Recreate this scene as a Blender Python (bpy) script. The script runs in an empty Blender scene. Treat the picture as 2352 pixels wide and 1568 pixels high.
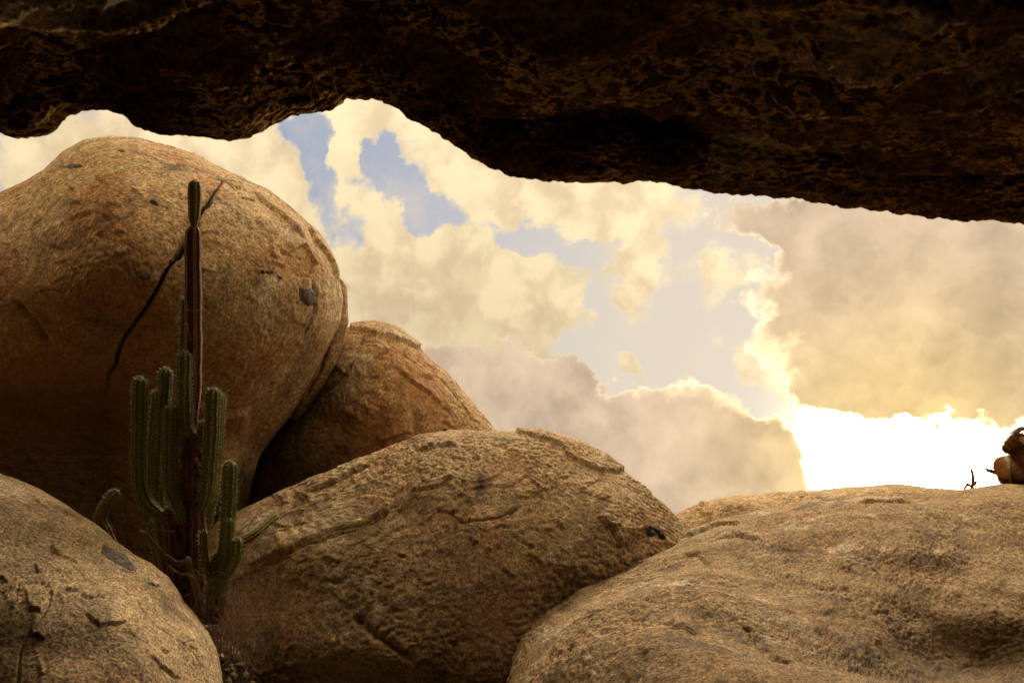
import bpy, math, random
import numpy as np
from mathutils import Vector, Matrix
from mathutils.bvhtree import BVHTree

# ------------------------------------------------------------------ camera
scene = bpy.context.scene
COL = scene.collection
R = math.radians
PITCH = R(14.0)
CAM = np.array([0.0, 0.0, 1.6])
FPX = 28.0 / 36.0 * 2352.0            # focal length in units of a 2352 wide picture
FWD = np.array([0.0, math.cos(PITCH), math.sin(PITCH)])
UPV = np.array([0.0, -math.sin(PITCH), math.cos(PITCH)])
RGT = np.array([1.0, 0.0, 0.0])

cam_data = bpy.data.cameras.new('camera')
cam = bpy.data.objects.new('camera', cam_data)
COL.objects.link(cam)
cam_data.lens = 28.0
cam_data.sensor_width = 36.0
cam_data.clip_end = 20000.0
cam_data.clip_start = 0.02
cam.location = CAM
cam.rotation_euler = (math.pi / 2 + PITCH, 0, 0)
cam_data.dof.use_dof = True
cam_data.dof.focus_distance = 7.0
cam_data.dof.aperture_fstop = 7.0
scene.camera = cam


def at(px, py, depth):
    """world point seen at (px, py) of a 2352 x 1568 picture, depth metres along the view axis"""
    xn = (px - 1176.0) / FPX
    yn = (784.0 - py) / FPX
    return CAM + depth * (FWD + xn * RGT + yn * UPV)


def at_n(px, py, depth):
    xn = (px - 1176.0) / FPX
    yn = (784.0 - py) / FPX
    return CAM[None, :] + depth[:, None] * (FWD[None, :] + xn[:, None] * RGT[None, :] + yn[:, None] * UPV[None, :])


# ------------------------------------------------------------------ light directions
SUN_ELEV, SUN_AZ = R(44.0), R(14.0)    # lamp raised above the low glare to light the rock tops
SUN_DIR = np.array([math.cos(SUN_ELEV) * math.sin(SUN_AZ), math.cos(SUN_ELEV) * math.cos(SUN_AZ), math.sin(SUN_ELEV)])
_s = at(2085, 1050, 1.0) - CAM
SUN = _s / np.linalg.norm(_s)          # the glaring break in the clouds low on the right


# ------------------------------------------------------------------ tiny node language
class S:
    """wraps a socket so that node graphs read like arithmetic"""
    def __init__(self, g, sock):
        self.g, self.s = g, sock
    def _m(self, op, b=None, c=None, clamp=False):
        return self.g.math(op, self, b, c, clamp)
    def __add__(self, o): return self._m('ADD', o)
    __radd__ = __add__
    def __sub__(self, o): return self._m('SUBTRACT', o)
    def __rsub__(self, o): return self.g.math('SUBTRACT', o, self)
    def __mul__(self, o): return self._m('MULTIPLY', o)
    __rmul__ = __mul__
    def __truediv__(self, o): return self._m('DIVIDE', o)
    def __pow__(self, o): return self._m('POWER', o)
    def clamp(self): return self._m('ADD', 0.0, None, True)
    def exp(self): return self._m('EXPONENT')
    def max(self, o): return self._m('MAXIMUM', o)
    def min(self, o): return self._m('MINIMUM', o)


class Graph:
    def __init__(self, tree):
        self.t = tree
        tree.nodes.clear()
    def put(self, sock, v):
        if isinstance(v, S):
            self.t.links.new(v.s, sock)
        elif v is not None:
            if hasattr(v, '__len__') and len(v) == 3 and sock.type == 'RGBA':
                v = (*v, 1.0)
            sock.default_value = v
    def node(self, kind, ins=None, **props):
        n = self.t.nodes.new(kind)
        for k, v in props.items():
            setattr(n, k, v)
        for k, v in (ins or {}).items():
            self.put(n.inputs[k], v)
        return n
    def math(self, op, a, b=None, c=None, clamp=False):
        n = self.node('ShaderNodeMath', operation=op, use_clamp=clamp)
        self.put(n.inputs[0], a)
        if b is not None: self.put(n.inputs[1], b)
        if c is not None: self.put(n.inputs[2], c)
        return S(self, n.outputs[0])
    def vec(self, op, a, b=None, c=None, scale=None):
        n = self.node('ShaderNodeVectorMath', operation=op)
        self.put(n.inputs[0], a)
        if b is not None: self.put(n.inputs[1], b)
        if c is not None: self.put(n.inputs[2], c)
        if scale is not None: self.put(n.inputs['Scale'], scale)
        return S(self, n.outputs['Value' if op in ('DOT_PRODUCT', 'LENGTH', 'DISTANCE') else 'Vector'])
    def noise(self, vec, scale, detail=2.0, rough=0.5, lac=2.0, color=False, dist=0.0, w=None):
        n = self.node('ShaderNodeTexNoise', {'Vector': vec, 'Scale': scale, 'Detail': detail,
                      'Roughness': rough, 'Lacunarity': lac, 'Distortion': dist})
        return S(self, n.outputs['Color' if color else 'Fac'])
    def voronoi(self, vec, scale, feature='F1', out='Distance', rnd=1.0):
        n = self.node('ShaderNodeTexVoronoi', feature=feature)
        self.put(n.inputs['Vector'], vec); self.put(n.inputs['Scale'], scale)
        self.put(n.inputs['Randomness'], rnd)
        return S(self, n.outputs[out])
    def step(self, x, a, b, lo=0.0, hi=1.0, kind='SMOOTHSTEP'):
        n = self.node('ShaderNodeMapRange', {'Value': x}, interpolation_type=kind)
        n.inputs['From Min'].default_value = a; n.inputs['From Max'].default_value = b
        n.inputs['To Min'].default_value = lo; n.inputs['To Max'].default_value = hi
        return S(self, n.outputs[0])
    def mix(self, f, a, b, blend='MIX'):
        n = self.node('ShaderNodeMix', data_type='RGBA', blend_type=blend)
        self.put(n.inputs[0], f); self.put(n.inputs[6], a); self.put(n.inputs[7], b)
        return S(self, n.outputs[2])
    def attr(self, name):
        n = self.node('ShaderNodeAttribute', attribute_name=name)
        return S(self, n.outputs['Fac'])
    def combine(self, x, y, z):
        n = self.node('ShaderNodeCombineXYZ', {0: x, 1: y, 2: z})
        return S(self, n.outputs[0])


# ------------------------------------------------------------------ world: evening sky with broken cumulus
def build_world():
    w = bpy.data.worlds.new('World')
    scene.world = w
    w.use_nodes = True
    g = Graph(w.node_tree)
    d = S(g, g.node('ShaderNodeTexCoord').outputs['Generated'])
    sky = g.node('ShaderNodeTexSky', sky_type='NISHITA')
    sky.sun_disc = False
    sky.sun_elevation = SUN_ELEV
    sky.sun_rotation = SUN_AZ
    sky.altitude = 0.0
    sky.air_density = 1.0
    sky.dust_density = 1.6
    sky.ozone_density = 1.0
    blue = S(g, sky.outputs[0])
    # turbulence that frays every cloud edge
    n1 = g.noise(d, 9.0, 2.0, 0.5, color=True)
    n2 = g.noise(d, 34.0, 3.0, 0.62, color=True)
    dw = g.vec('MULTIPLY_ADD', n1, (0.080,) * 3, d)
    dw = g.vec('MULTIPLY_ADD', n2, (0.052,) * 3, dw)
    dw = g.vec('SUBTRACT', dw, (0.066,) * 3)
    # coordinates on the plane facing north-east-up (fixed in the world)
    f = g.vec('DOT_PRODUCT', dw, tuple(FWD)).max(0.05)
    x = g.vec('DOT_PRODUCT', dw, tuple(RGT)) / f
    y = g.vec('DOT_PRODUCT', dw, tuple(UPV)) / f
    p = g.combine(x, y, 0.0)
    def field(blobs):
        acc = None
        for (px, py, rx, ry, wt) in blobs:
            c = ((px - 1176) / FPX, (784 - py) / FPX)
            k = 1.26 if wt > 0 else 1.12
            s = (FPX / rx / k, FPX / ry / k)
            v = g.vec('MULTIPLY_ADD', p, (s[0], s[1], 0), (-c[0] * s[0], -c[1] * s[1], 0))
            q = g.vec('DOT_PRODUCT', v, v)
            e = g.math('MULTIPLY_ADD', q, -0.56, 1.0, True)
            acc = g.math('MULTIPLY', e, wt) if acc is None else g.math('MULTIPLY_ADD', e, wt, acc)
        return acc
    cum = [(250, 330, 330, 150, 1.2), (500, 400, 150, 130, 1.0), (640, 560, 110, 110, 1.0), (590, 330, 60, 60, .7),
           (800, 310, 62, 70, 1.0), (775, 420, 52, 60, .9), (860, 530, 80, 60, .9), (900, 250, 110, 50, .9),
           (1080, 330, 140, 110, 1.2), (1220, 440, 190, 75, 1.1), (1440, 500, 110, 75, 1.0),
           (930, 620, 150, 70, 1.0), (1100, 720, 170, 90, 1.2), (860, 680, 110, 100, 1.1), (1070, 560, 70, 60, .8),
           (1270, 660, 120, 75, .9), (1480, 640, 62, 68, 1.0), (1640, 640, 56, 54, 1.0), (1180, 640, 110, 80, .9),
           (1800, 690, 22, 55, .8), (1738, 825, 36, 34, .9), (1815, 835, 46, 30, .8), (1825, 895, 20, 36, .8),
           (1440, 835, 22, 20, .9), (1240, 790, 60, 50, .7),
           (690, 330, 55, 60, -1.2), (735, 430, 40, 70, -1.1), (790, 530, 46, 50, -.9), (880, 375, 34, 56, -1.15),
           (925, 460, 38, 46, -1.0), (1000, 515, 60, 36, -1.2), (1180, 540, 80, 30, -1.1), (1330, 575, 80, 26, -1.0), (1400, 700, 36, 70, -.8), (830, 560, 40, 30, -.7), (1560, 700, 40, 80, -.6)]
    bank = [(2180, 690, 310, 190, 1.5), (1950, 620, 120, 120, 1.0), (1760, 500, 150, 40, .62), (2000, 500, 200, 60, .9), (1960, 850, 85, 75, 1.0), (2180, 880, 190, 70, 1.0),
            (2400, 560, 330, 150, 1.0), (2330, 900, 150, 40, .7),
            (1340, 930, 75, 85, 1.0), (1120, 910, 190, 100, .95), (1590, 990, 110, 90, 1.0), (1400, 1110, 330, 120, 1.4),
            (1730, 1040, 75, 80, .9), (1780, 990, 46, 56, .6), (1905, 900, 55, 45, .8), (1650, 1140, 170, 90, 1.0), (1030, 840, 130, 60, .5),
            (2100, 1060, 230, 72, -1.6), (1915, 1095, 50, 55, -.9), (1420, 780, 160, 70, -.5)]
    F1 = field(cum)
    F2 = field(bank)
    # generic broken cover for the rest of the sky
    gen = g.noise(d, 2.6, 3.0, 0.55)
    gen_f = g.step(gen, 0.30, 0.55, 0.0, 1.25)
    win = g.math('MULTIPLY', x, x) * 1.5 + g.math('MULTIPLY', y, y) * 4.2
    fr = g.vec('DOT_PRODUCT', d, tuple(FWD))
    inside = g.step(win, 0.70, 1.2, 1.0, 0.0) * g.step(fr, 0.3, 0.5)
    fine = g.noise(d, 24.0, 5.0, 0.62)
    puff = g.noise(d, 8.0, 3.0, 0.5)
    # cauliflower billows, looked at again a little towards the sun to find their lit sides
    dv = g.vec('MULTIPLY_ADD', n2, (0.05,) * 3, d)
    bil = g.voronoi(dv, 21.0)
    bil_s = g.voronoi(g.vec('ADD', dv, tuple(SUN * 0.02 + np.array([0, 0, 0.010]))), 21.0)
    F1 = F1 * inside + gen_f * (1.0 - inside)
    F1 = F1 + (fine - 0.5) * 1.5 + (puff - 0.5) * 0.5 + (0.42 - bil) * 0.6
    M1 = g.step(F1, 0.06, 0.82)
    F2 = F2 * inside + (fine - 0.5) * 0.75 + (puff - 0.5) * 0.25 + (0.42 - bil) * 0.30
    M2 = g.step(F2, 0.30, 0.66)
    # nearness to the sun
    cs = g.vec('DOT_PRODUCT', d, tuple(SUN))
    one = (1.0 - cs).max(0.0)
    near = (one * (-1.0 / 0.0050)).exp()         # about 6 degrees
    core = (one * (-1.0 / 0.0013)).exp()         # about 3 degrees: the veiled glare itself
    halo = (one * (-1.0 / 0.016)).exp()          # about 10 degrees
    mid = (one * (-1.0 / 0.06)).exp()            # about 20 degrees
    wide = (one * (-1.0 / 0.22)).exp()
    # clear air with thin wisps, veiled towards the sun
    air = g.mix(0.6, g.vec('SCALE', blue, scale=0.055), (0.42, 0.465, 0.56))
    air = g.mix(g.step(fine + puff, 0.85, 1.35, 0.0, 0.5), air, (0.72, 0.62, 0.50))
    air = g.mix(g.step(wide, 0.25, 0.85, 0.0, 0.88), air, (0.78, 0.665, 0.51))
    # sunlit cumulus
    up = S(g, g.node('ShaderNodeSeparateXYZ', {0: d}).outputs[2]).max(0.0) * 1.25 + 0.42
    lit = (bil - bil_s) * 1.6 + (0.45 - bil) * 0.5 + 0.66 + (fine - 0.5) * 1.1 + (puff - 0.5) * 0.9
    lit = g.step(lit, -0.1, 1.1)
    c1 = g.mix(lit, (0.78, 0.60, 0.37), (1.02, 0.82, 0.50))
    c1 = g.mix(g.step(F1, 0.3, 0.75, 0.35, 0.0), c1, (0.99, 0.82, 0.55))
    # cloud cover brightens towards the zenith, as an evenly covered sky does
    c1 = g.vec('SCALE', c1, scale=mid * 0.5 + up)
    # shaded bank: mauve far from the sun, golden and glowing near it
    c2 = g.mix((halo * 1.15).clamp(), (0.655, 0.49, 0.345), (0.92, 0.66, 0.30))
    c2 = g.vec('SCALE', c2, scale=(puff - 0.5) * 0.55 + (fine - 0.5) * 0.35 + (bil_s - bil) * 0.30 + 1.0)
    thin = g.step(F2, 0.42, 1.05, 1.0, 0.0)
    c2 = g.vec('ADD', c2, g.vec('SCALE', (0.75, 0.56, 0.28), scale=thin * thin * (mid * 0.7 + halo * 1.3)))
    rim = g.step(F2, 0.36, 0.46) * g.step(F2, 0.46, 0.62, 1.0, 0.0)
    c2 = g.vec('ADD', c2, g.vec('SCALE', (1.0, 0.82, 0.50), scale=rim * mid * g.step(fine, 0.4, 0.62) * 0.9))
    glow = g.vec('SCALE', (1.0, 0.85, 0.62), scale=near * 1.5 + core * 80.0 + halo * 0.06)
    open_sky = g.mix(M1, air, c1)
    open_sky = g.vec('ADD', open_sky, glow)
    full = g.mix(M2, open_sky, c2)
    bg = g.node('ShaderNodeBackground', {'Color': full, 'Strength': 1.0})
    out = g.node('ShaderNodeOutputWorld')
    g.t.links.new(bg.outputs[0], out.inputs[0])
    w.cycles.sampling_method = 'MANUAL'
    w.cycles.sample_map_resolution = 512


build_world()

sun_l = bpy.data.lights.new('sun', 'SUN')
sun_l.energy = 3.0
sun_l.angle = R(22)
sun_l.color = (1.0, 0.84, 0.60)
sun_o = bpy.data.objects.new('sun', sun_l)
COL.objects.link(sun_o)
sun_o.location = (4, 8, 12)
sun_o.rotation_euler = Vector(SUN_DIR).to_track_quat('Z', 'Y').to_euler()

scene.view_settings.view_transform = 'Standard'
scene.view_settings.look = 'None'
scene.view_settings.exposure = 0.12
scene.view_settings.gamma = 1.0
scene.view_settings.use_curve_mapping = False
scene.cycles.max_bounces = 6
scene.cycles.diffuse_bounces = 1
scene.cycles.use_adaptive_sampling = True
scene.cycles.adaptive_threshold = 0.025
scene.cycles.glossy_bounces = 1
scene.cycles.sample_clamp_indirect = 0.05
scene.cycles.use_denoising = True

# ------------------------------------------------------------------ noise on arrays
def _hash(ix, iy, iz, seed):
    h = (ix * 374761393 + iy * 668265263 + iz * 2147483647 + seed * 1274126177) & 0xffffffff
    h = ((h ^ (h >> 13)) * 1274126177) & 0xffffffff
    return (h ^ (h >> 16)) & 0xffffffff


_G = np.array([[1, 1, 0], [-1, 1, 0], [1, -1, 0], [-1, -1, 0], [1, 0, 1], [-1, 0, 1], [1, 0, -1], [-1, 0, -1],
               [0, 1, 1], [0, -1, 1], [0, 1, -1], [0, -1, -1], [1, 1, 0], [-1, 1, 0], [0, -1, 1], [0, -1, -1]], np.float32)


def perlin(P, seed=0):
    fl = np.floor(P)
    I = fl.astype(np.int64)
    f = (P - fl).astype(np.float32)
    u = f * f * f * (f * (f * 6 - 15) + 10)
    out = np.zeros(len(P), np.float32)
    for dx in (0, 1):
        wx = u[:, 0] if dx else 1 - u[:, 0]
        for dy in (0, 1):
            wy = u[:, 1] if dy else 1 - u[:, 1]
            for dz in (0, 1):
                wz = u[:, 2] if dz else 1 - u[:, 2]
                gi = _G[_hash(I[:, 0] + dx, I[:, 1] + dy, I[:, 2] + dz, seed) & 15]
                dot = gi[:, 0] * (f[:, 0] - dx) + gi[:, 1] * (f[:, 1] - dy) + gi[:, 2] * (f[:, 2] - dz)
                out += wx * wy * wz * dot
    return out


def fbm(P, freq, octaves=4, gain=0.5, lac=2.03, seed=0, ridged=False):
    a, out, tot = 1.0, 0, 0.0
    for k in range(octaves):
        n = perlin(P * freq, seed + 17 * k)
        if ridged:
            n = 0.6 - np.abs(n) * 2.0
        out = out + a * n
        tot += a
        a *= gain
        freq *= lac
    return out / tot


def sstep(x, a, b):
    t = np.clip((x - a) / (b - a), 0, 1)
    return t * t * (3 - 2 * t)


def terrace(n, k, sharp=0.82):
    """turns a smooth field into flat treads with short risers (peeling granite sheets)"""
    v = n * k
    b = np.floor(v)
    return (b + sstep(v - b, sharp, 1.0)) / k


# ------------------------------------------------------------------ shared helpers
def link(name, mesh, mat=None, parent=None):
    o = bpy.data.objects.new(name, mesh)
    COL.objects.link(o)
    if mat is not None and len(mesh.materials) == 0:
        mesh.materials.append(mat)
    if parent is not None:
        o.parent = parent
    return o


def tag(o, label=None, cat=None, group=None, kind=None):
    if label: o['label'] = label
    if cat: o['category'] = cat
    if group: o['group'] = group
    if kind: o['kind'] = kind
    return o


def empty(name, loc):
    o = bpy.data.objects.new(name, None)
    COL.objects.link(o)
    o.location = loc
    return o


def mesh_np(name, V, quads=None, tris=None, attrs=None, smooth=True):
    """fast mesh from arrays"""
    me = bpy.data.meshes.new(name)
    V = np.asarray(V, np.float32)
    me.vertices.add(len(V))
    me.vertices.foreach_set('co', V.ravel())
    idx, tot = [], []
    if quads is not None and len(quads):
        idx.append(np.asarray(quads, np.int32).ravel()); tot.append(np.full(len(quads), 4, np.int32))
    if tris is not None and len(tris):
        idx.append(np.asarray(tris, np.int32).ravel()); tot.append(np.full(len(tris), 3, np.int32))
    idx = np.concatenate(idx); tot = np.concatenate(tot)
    start = np.concatenate([[0], np.cumsum(tot)[:-1]]).astype(np.int32)
    me.loops.add(len(idx)); me.loops.foreach_set('vertex_index', idx)
    me.polygons.add(len(tot)); me.polygons.foreach_set('loop_start', start)
    me.polygons.foreach_set('use_smooth', np.full(len(tot), smooth, bool))
    for k, v in (attrs or {}).items():
        a = me.attributes.new(k, 'FLOAT', 'POINT')
        a.data.foreach_set('value', np.asarray(v, np.float32))
    me.update(calc_edges=True)
    me.validate()
    return me


def vnormals(V, Q):
    n = np.cross(V[Q[:, 2]] - V[Q[:, 0]], V[Q[:, 3]] - V[Q[:, 1]])
    N = np.zeros_like(V)
    for k in range(4):
        for c in range(3):
            N[:, c] += np.bincount(Q[:, k], weights=n[:, c], minlength=len(V))
    L = np.linalg.norm(N, axis=1, keepdims=True)
    return N / np.maximum(L, 1e-12)


def seg_dist(px, py, line):
    """distance to a polyline, position along it 0..1, and the side (left of travel positive)"""
    line = np.asarray(line, float)
    L = np.concatenate([[0], np.cumsum(np.linalg.norm(np.diff(line, axis=0), axis=1))])
    best = np.full(len(px), 1e9); tt = np.zeros(len(px)); sd = np.zeros(len(px))
    for k in range(len(line) - 1):
        a, b = line[k], line[k + 1]
        d = b - a
        l2 = float(d @ d) + 1e-9
        t = np.clip(((px - a[0]) * d[0] + (py - a[1]) * d[1]) / l2, 0, 1)
        qx, qy = px - (a[0] + t * d[0]), py - (a[1] + t * d[1])
        q = np.hypot(qx, qy)
        m = q < best
        best[m] = q[m]
        tt[m] = (L[k] + t[m] * math.sqrt(l2)) / L[-1]
        sd[m] = np.sign(qx[m] * d[1] - qy[m] * d[0])
    return best, tt, sd


def poly_inside(px, py, poly):
    """signed distance to a closed polygon, positive inside"""
    poly = np.asarray(poly, float)
    closed = np.vstack([poly, poly[:1]])
    d, _, _ = seg_dist(px, py, closed)
    ins = np.zeros(len(px), bool)
    for k in range(len(poly)):
        a, b = closed[k], closed[k + 1]
        c = (a[1] > py) != (b[1] > py)
        xx = (b[0] - a[0]) * (py - a[1]) / (b[1] - a[1] + 1e-12) + a[0]
        ins ^= c & (px < xx)
    return np.where(ins, d, -d)


# ------------------------------------------------------------------ granite
def rock_material(name, tan=(0.50, 0.36, 0.21), pale=(0.60, 0.47, 0.30), rust_and_shade=(0.37, 0.145, 0.042),
                  grey=(0.115, 0.095, 0.078), grain=60.0, rust_amt=0.45, grey_amt=0.5, bump=0.012, speck=0.8, grain_lo=0.45, streak=0.25, varnish=0.35, spec=0.15, painted_glints=None):
    m = bpy.data.materials.new(name)
    m.use_nodes = True
    g = Graph(m.node_tree)
    co = S(g, g.node('ShaderNodeTexCoord').outputs['Object'])
    big = g.noise(co, 0.9, 5.0, 0.6)
    col = g.mix(g.step(big, 0.35, 0.65), tan, pale)
    r1 = g.noise(g.vec('MULTIPLY', co, (1.0, 1.0, 0.65)), 1.25, 7.0, 0.62, dist=0.4)
    col = g.mix(g.math('MULTIPLY', g.step(r1, 0.48, 0.68), rust_amt), col, rust_and_shade)
    r2 = g.noise(g.vec('ADD', co, (7.3, 1.1, 4.0)), 2.6, 8.0, 0.68, dist=0.3)
    col = g.mix(g.math('MULTIPLY', g.step(r2, 0.50, 0.72), grey_amt), col, grey)
    # rain streaks down the faces and scabs of dark varnish with fairly crisp edges
    st = g.noise(g.vec('MULTIPLY', co, (5.0, 5.0, 0.55)), 1.0, 5.0, 0.62)
    col = g.mix(g.step(st, 0.56, 0.68) * streak, col, (0.065, 0.042, 0.028))
    vn = g.noise(g.vec('ADD', co, (2.2, 5.7, 9.1)), 1.7, 8.0, 0.66, dist=0.6)
    col = g.mix(g.step(vn, 0.565, 0.60) * varnish, col, (0.10, 0.066, 0.044))
    pl = g.noise(g.vec('ADD', co, (9.2, 3.3, 1.4)), 2.1, 7.0, 0.66, dist=0.5)
    col = g.mix(g.step(pl, 0.58, 0.61) * 0.5, col, (0.62, 0.50, 0.35))
    r3 = g.noise(g.vec('ADD', co, (1.3, 8.1, 2.0)), 9.0, 6.0, 0.7)
    col = g.mix(1.0, col, g.combine(*[g.step(r3, 0.28, 0.72, 0.66, 1.22)] * 3), 'MULTIPLY')
    if painted_glints:
        # ragged golden veins, painted in as highlights of the roof's lit facets
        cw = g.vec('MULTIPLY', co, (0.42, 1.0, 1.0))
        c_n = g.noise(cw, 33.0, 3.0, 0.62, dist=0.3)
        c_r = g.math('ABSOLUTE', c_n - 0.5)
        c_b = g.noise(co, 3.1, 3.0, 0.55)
        col = g.mix(g.step(c_r, 0.012, 0.060, 1.0, 0.0) * g.step(c_b, 0.44, 0.60, 0.05, 1.0), col, painted_glints)
    # crystal grain
    g1 = g.noise(co, grain, 3.0, 0.75)
    g2 = g.noise(g.vec('ADD', co, (3, 5, 9)), grain * 0.38, 4.0, 0.7)
    gr = g.step(g1, 0.34, 0.66, grain_lo, 1.50) * g.step(g2, 0.32, 0.66, 0.68, 1.30)
    col = g.mix(1.0, col, g.combine(gr, gr, gr), 'MULTIPLY')
    sp = g.voronoi(co, grain * 0.8)
    spm = g.step(sp, 0.16, 0.26, 1.0, 0.0) * g.step(g2, 0.42, 0.6)
    col = g.mix(spm * speck, col, (0.045, 0.034, 0.026))
    # marks carried by the mesh; a few broad ones also paint shade
    col = g.mix(g.attr('rust_and_shade'), col, g.mix(0.35, rust_and_shade, col))
    lich = g.step(g.attr('lichen') + (g.noise(co, grain * 0.5, 3.0, 0.7) - 0.5) * 0.9, 0.42, 0.56)
    col = g.mix(lich, col, (0.016, 0.013, 0.012))
    stain_and_shade = g.attr('stain_and_shade') * g.step(g2, 0.3, 0.62, 0.75, 1.0)
    col = g.mix(stain_and_shade, col, (0.05, 0.038, 0.03))
    b = g.noise(co, grain * 0.28, 3.0, 0.6)
    b2 = g.noise(co, grain * 0.85, 4.0, 0.7)
    h = b * 0.7 + b2 * 0.6
    bn = g.node('ShaderNodeBump', {'Height': h, 'Strength': 1.0, 'Distance': bump * 0.62})
    bs = g.node('ShaderNodeBsdfPrincipled', {'Base Color': col, 'Roughness': 0.88, 'Specular IOR Level': spec,
                'Normal': S(g, bn.outputs[0])})
    out = g.node('ShaderNodeOutputMaterial')
    g.t.links.new(bs.outputs[0], out.inputs[0])
    return m


class Boulder:
    """a rounded granite boulder: an ellipsoid whose outline and bulge follow its own plan, then weathered"""
    def __init__(self, name, outline, centre, d0, gx, gy, tf, tb, n=380, seed=1, bumps=(), lump=0.10, lump_f=0.6,
                 peel=0.03, peel_f=0.9, rough=0.012, rough_px=6.0, cracks=(), ledges=(), marks=(), auto=0, auto_h=0.03,
                 under=None, arc_box=None, hair=0.008):
        self.name, self.seed = name, seed
        cx, cy = centre
        # square grid -> disc -> sphere, most of it spent on the near side
        t = np.linspace(-1, 1, n)
        a, b = np.meshgrid(t, t, indexing='ij')
        a, b = a.ravel(), b.ravel()
        m = np.maximum(np.abs(a), np.abs(b))
        with np.errstate(all='ignore'):
            big = np.abs(a) >= np.abs(b)
            th = np.where(big, np.where(a >= 0, 0, math.pi) + np.nan_to_num(b / a) * (math.pi / 4),
                          np.where(b >= 0, math.pi / 2, -math.pi / 2) - np.nan_to_num(a / b) * (math.pi / 4))
        s = m
        phi = np.where(s < 0.84, s / 0.84 * (math.pi / 2) * 1.04, (math.pi / 2) * 1.04 + (s - 0.84) / 0.16 * (math.pi - (math.pi / 2) * 1.04))
        rho, z = np.sin(phi), np.cos(phi)
        # polar outline
        T = np.linspace(-math.pi, math.pi, 1441)
        poly = np.asarray(outline, float) - np.array([cx, cy])
        r = self._polar(poly, T)
        k = 61
        rs = np.convolve(np.concatenate([r[-k - 1:-1], r, r[1:k + 1]]), np.hanning(2 * k + 1) / np.hanning(2 * k + 1).sum(), 'valid')
        th = np.arctan2(np.sin(th), np.cos(th))
        rr = np.interp(th, T, r); rsm = np.interp(th, T, rs)
        wgt = np.clip(rho, 0, 1) ** 3
        re = rsm * (1 - wgt) + rr * wgt
        px = cx + rho * re * np.cos(th)
        py = cy + rho * re * np.sin(th)
        dep = d0 + gx * (px - cx) / 1000.0 + gy * (py - cy) / 1000.0 - np.where(z > 0, tf * z, tb * z)
        for (bx, by, brx, bry, am) in bumps:
            dep -= am * np.exp(-((px - bx) / brx) ** 2 - ((py - by) / bry) ** 2) * sstep(z, 0.0, 0.35)
        if under:
            sh = 200.0 * sstep(px, 250.0, 520.0)
            dep += under[2] * sstep(py, under[0] + sh, under[1] + sh)
        V = at_n(px, py, np.maximum(dep, 0.5))
        I = np.arange(n * n).reshape(n, n)
        Q = np.stack([I[:-1, :-1], I[1:, :-1], I[1:, 1:], I[:-1, 1:]], -1).reshape(-1, 4)
        N = vnormals(V, Q)
        c0 = V.mean(0)
        if ((V - c0) * N).sum(1).mean() < 0:
            Q = Q[:, ::-1].copy(); N = -N
        self.px, self.py, self.z = px, py, z
        front = sstep(z, -0.25, 0.05)
        vis = np.where((z > -0.45) & (py < 1900) & (px > -500) & (px < 2900))[0]
        P = V[vis].astype(np.float32)
        S_ = seed * 101
        lo = fbm(P, lump_f, 3, 0.5, seed=S_) * lump * 2.2
        disp = lo
        # peeling sheets
        w = fbm(P, peel_f * 2.2, 2, 0.5, seed=S_ + 5) * 0.25
        f1 = fbm(P + w[:, None], peel_f, 4, 0.55, seed=S_ + 9)
        gate = sstep(fbm(P, peel_f * 0.8, 2, seed=S_ + 31), -0.05, 0.18)
        disp = disp + gate * peel * 6.0 * (terrace(f1, 8.0, 0.93) - f1 * 0.8) * 0.5
        f2 = fbm(P * np.array([1, 1, 1.6], np.float32), peel_f * 3.1, 4, 0.55, seed=S_ + 13)
        gate2 = sstep(fbm(P, peel_f * 1.3, 3, seed=S_ + 37), 0.0, 0.22)
        disp = disp + gate2 * peel * 1.5 * (terrace(f2, 6.0, 0.9) - f2 * 0.85) * 0.5
        # hairline joints wandering over the face
        unit0 = float(np.median(dep[z > 0.2])) / FPX * 2.3
        hn = fbm(P, peel_f * 0.8, 3, 0.38, seed=S_ + 71)
        hg = sstep(fbm(P, peel_f * 0.9, 2, seed=S_ + 73), 0.02, 0.16)
        gsl = 0.8 * peel_f * unit0 * 1.5
        disp = disp - hair * hg * np.exp(-(hn / gsl) ** 2)
        # pitted, grainy skin
        mid_d = float(np.median(dep[z > 0.2]))
        unit = mid_d / FPX * 2.3          # metres per rendered pixel
        r1 = fbm(P, 1.0 / (unit * rough_px * 2.4), 3, 0.6, seed=S_ + 41)
        r2 = fbm(P, 1.0 / (unit * rough_px), 2, 0.6, seed=S_ + 43, ridged=False)
        gate3 = 0.45 + 0.9 * sstep(fbm(P, peel_f * 1.1, 3, seed=S_ + 47), -0.15, 0.25)
        disp = disp + gate3 * rough * (r1 * 0.35 + np.minimum(r2, 0.12) * 1.1)
        # traced joints
        full_d = np.zeros(n * n); full_d[vis] = disp; disp = full_d
        wx = px.copy(); wy = py.copy()
        wx[vis] += 9 * fbm(P, 1 / (unit * 26), 3, 0.55, seed=S_ + 61)
        wy[vis] += 9 * fbm(P, 1 / (unit * 26), 3, 0.55, seed=S_ + 67)
        for (line, width, depth) in cracks:
            d, tt, _ = seg_dist(wx, wy, line)
            taper = np.clip(np.minimum(tt, 1 - tt) * 7, 0.12, 1)
            disp = disp - depth * taper * np.exp(-(d / (width * (0.5 + 0.5 * taper))) ** 2) * front
        # traced ledges: (polyline, height, decay) raised on the left of travel
        led = list(ledges)
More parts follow.
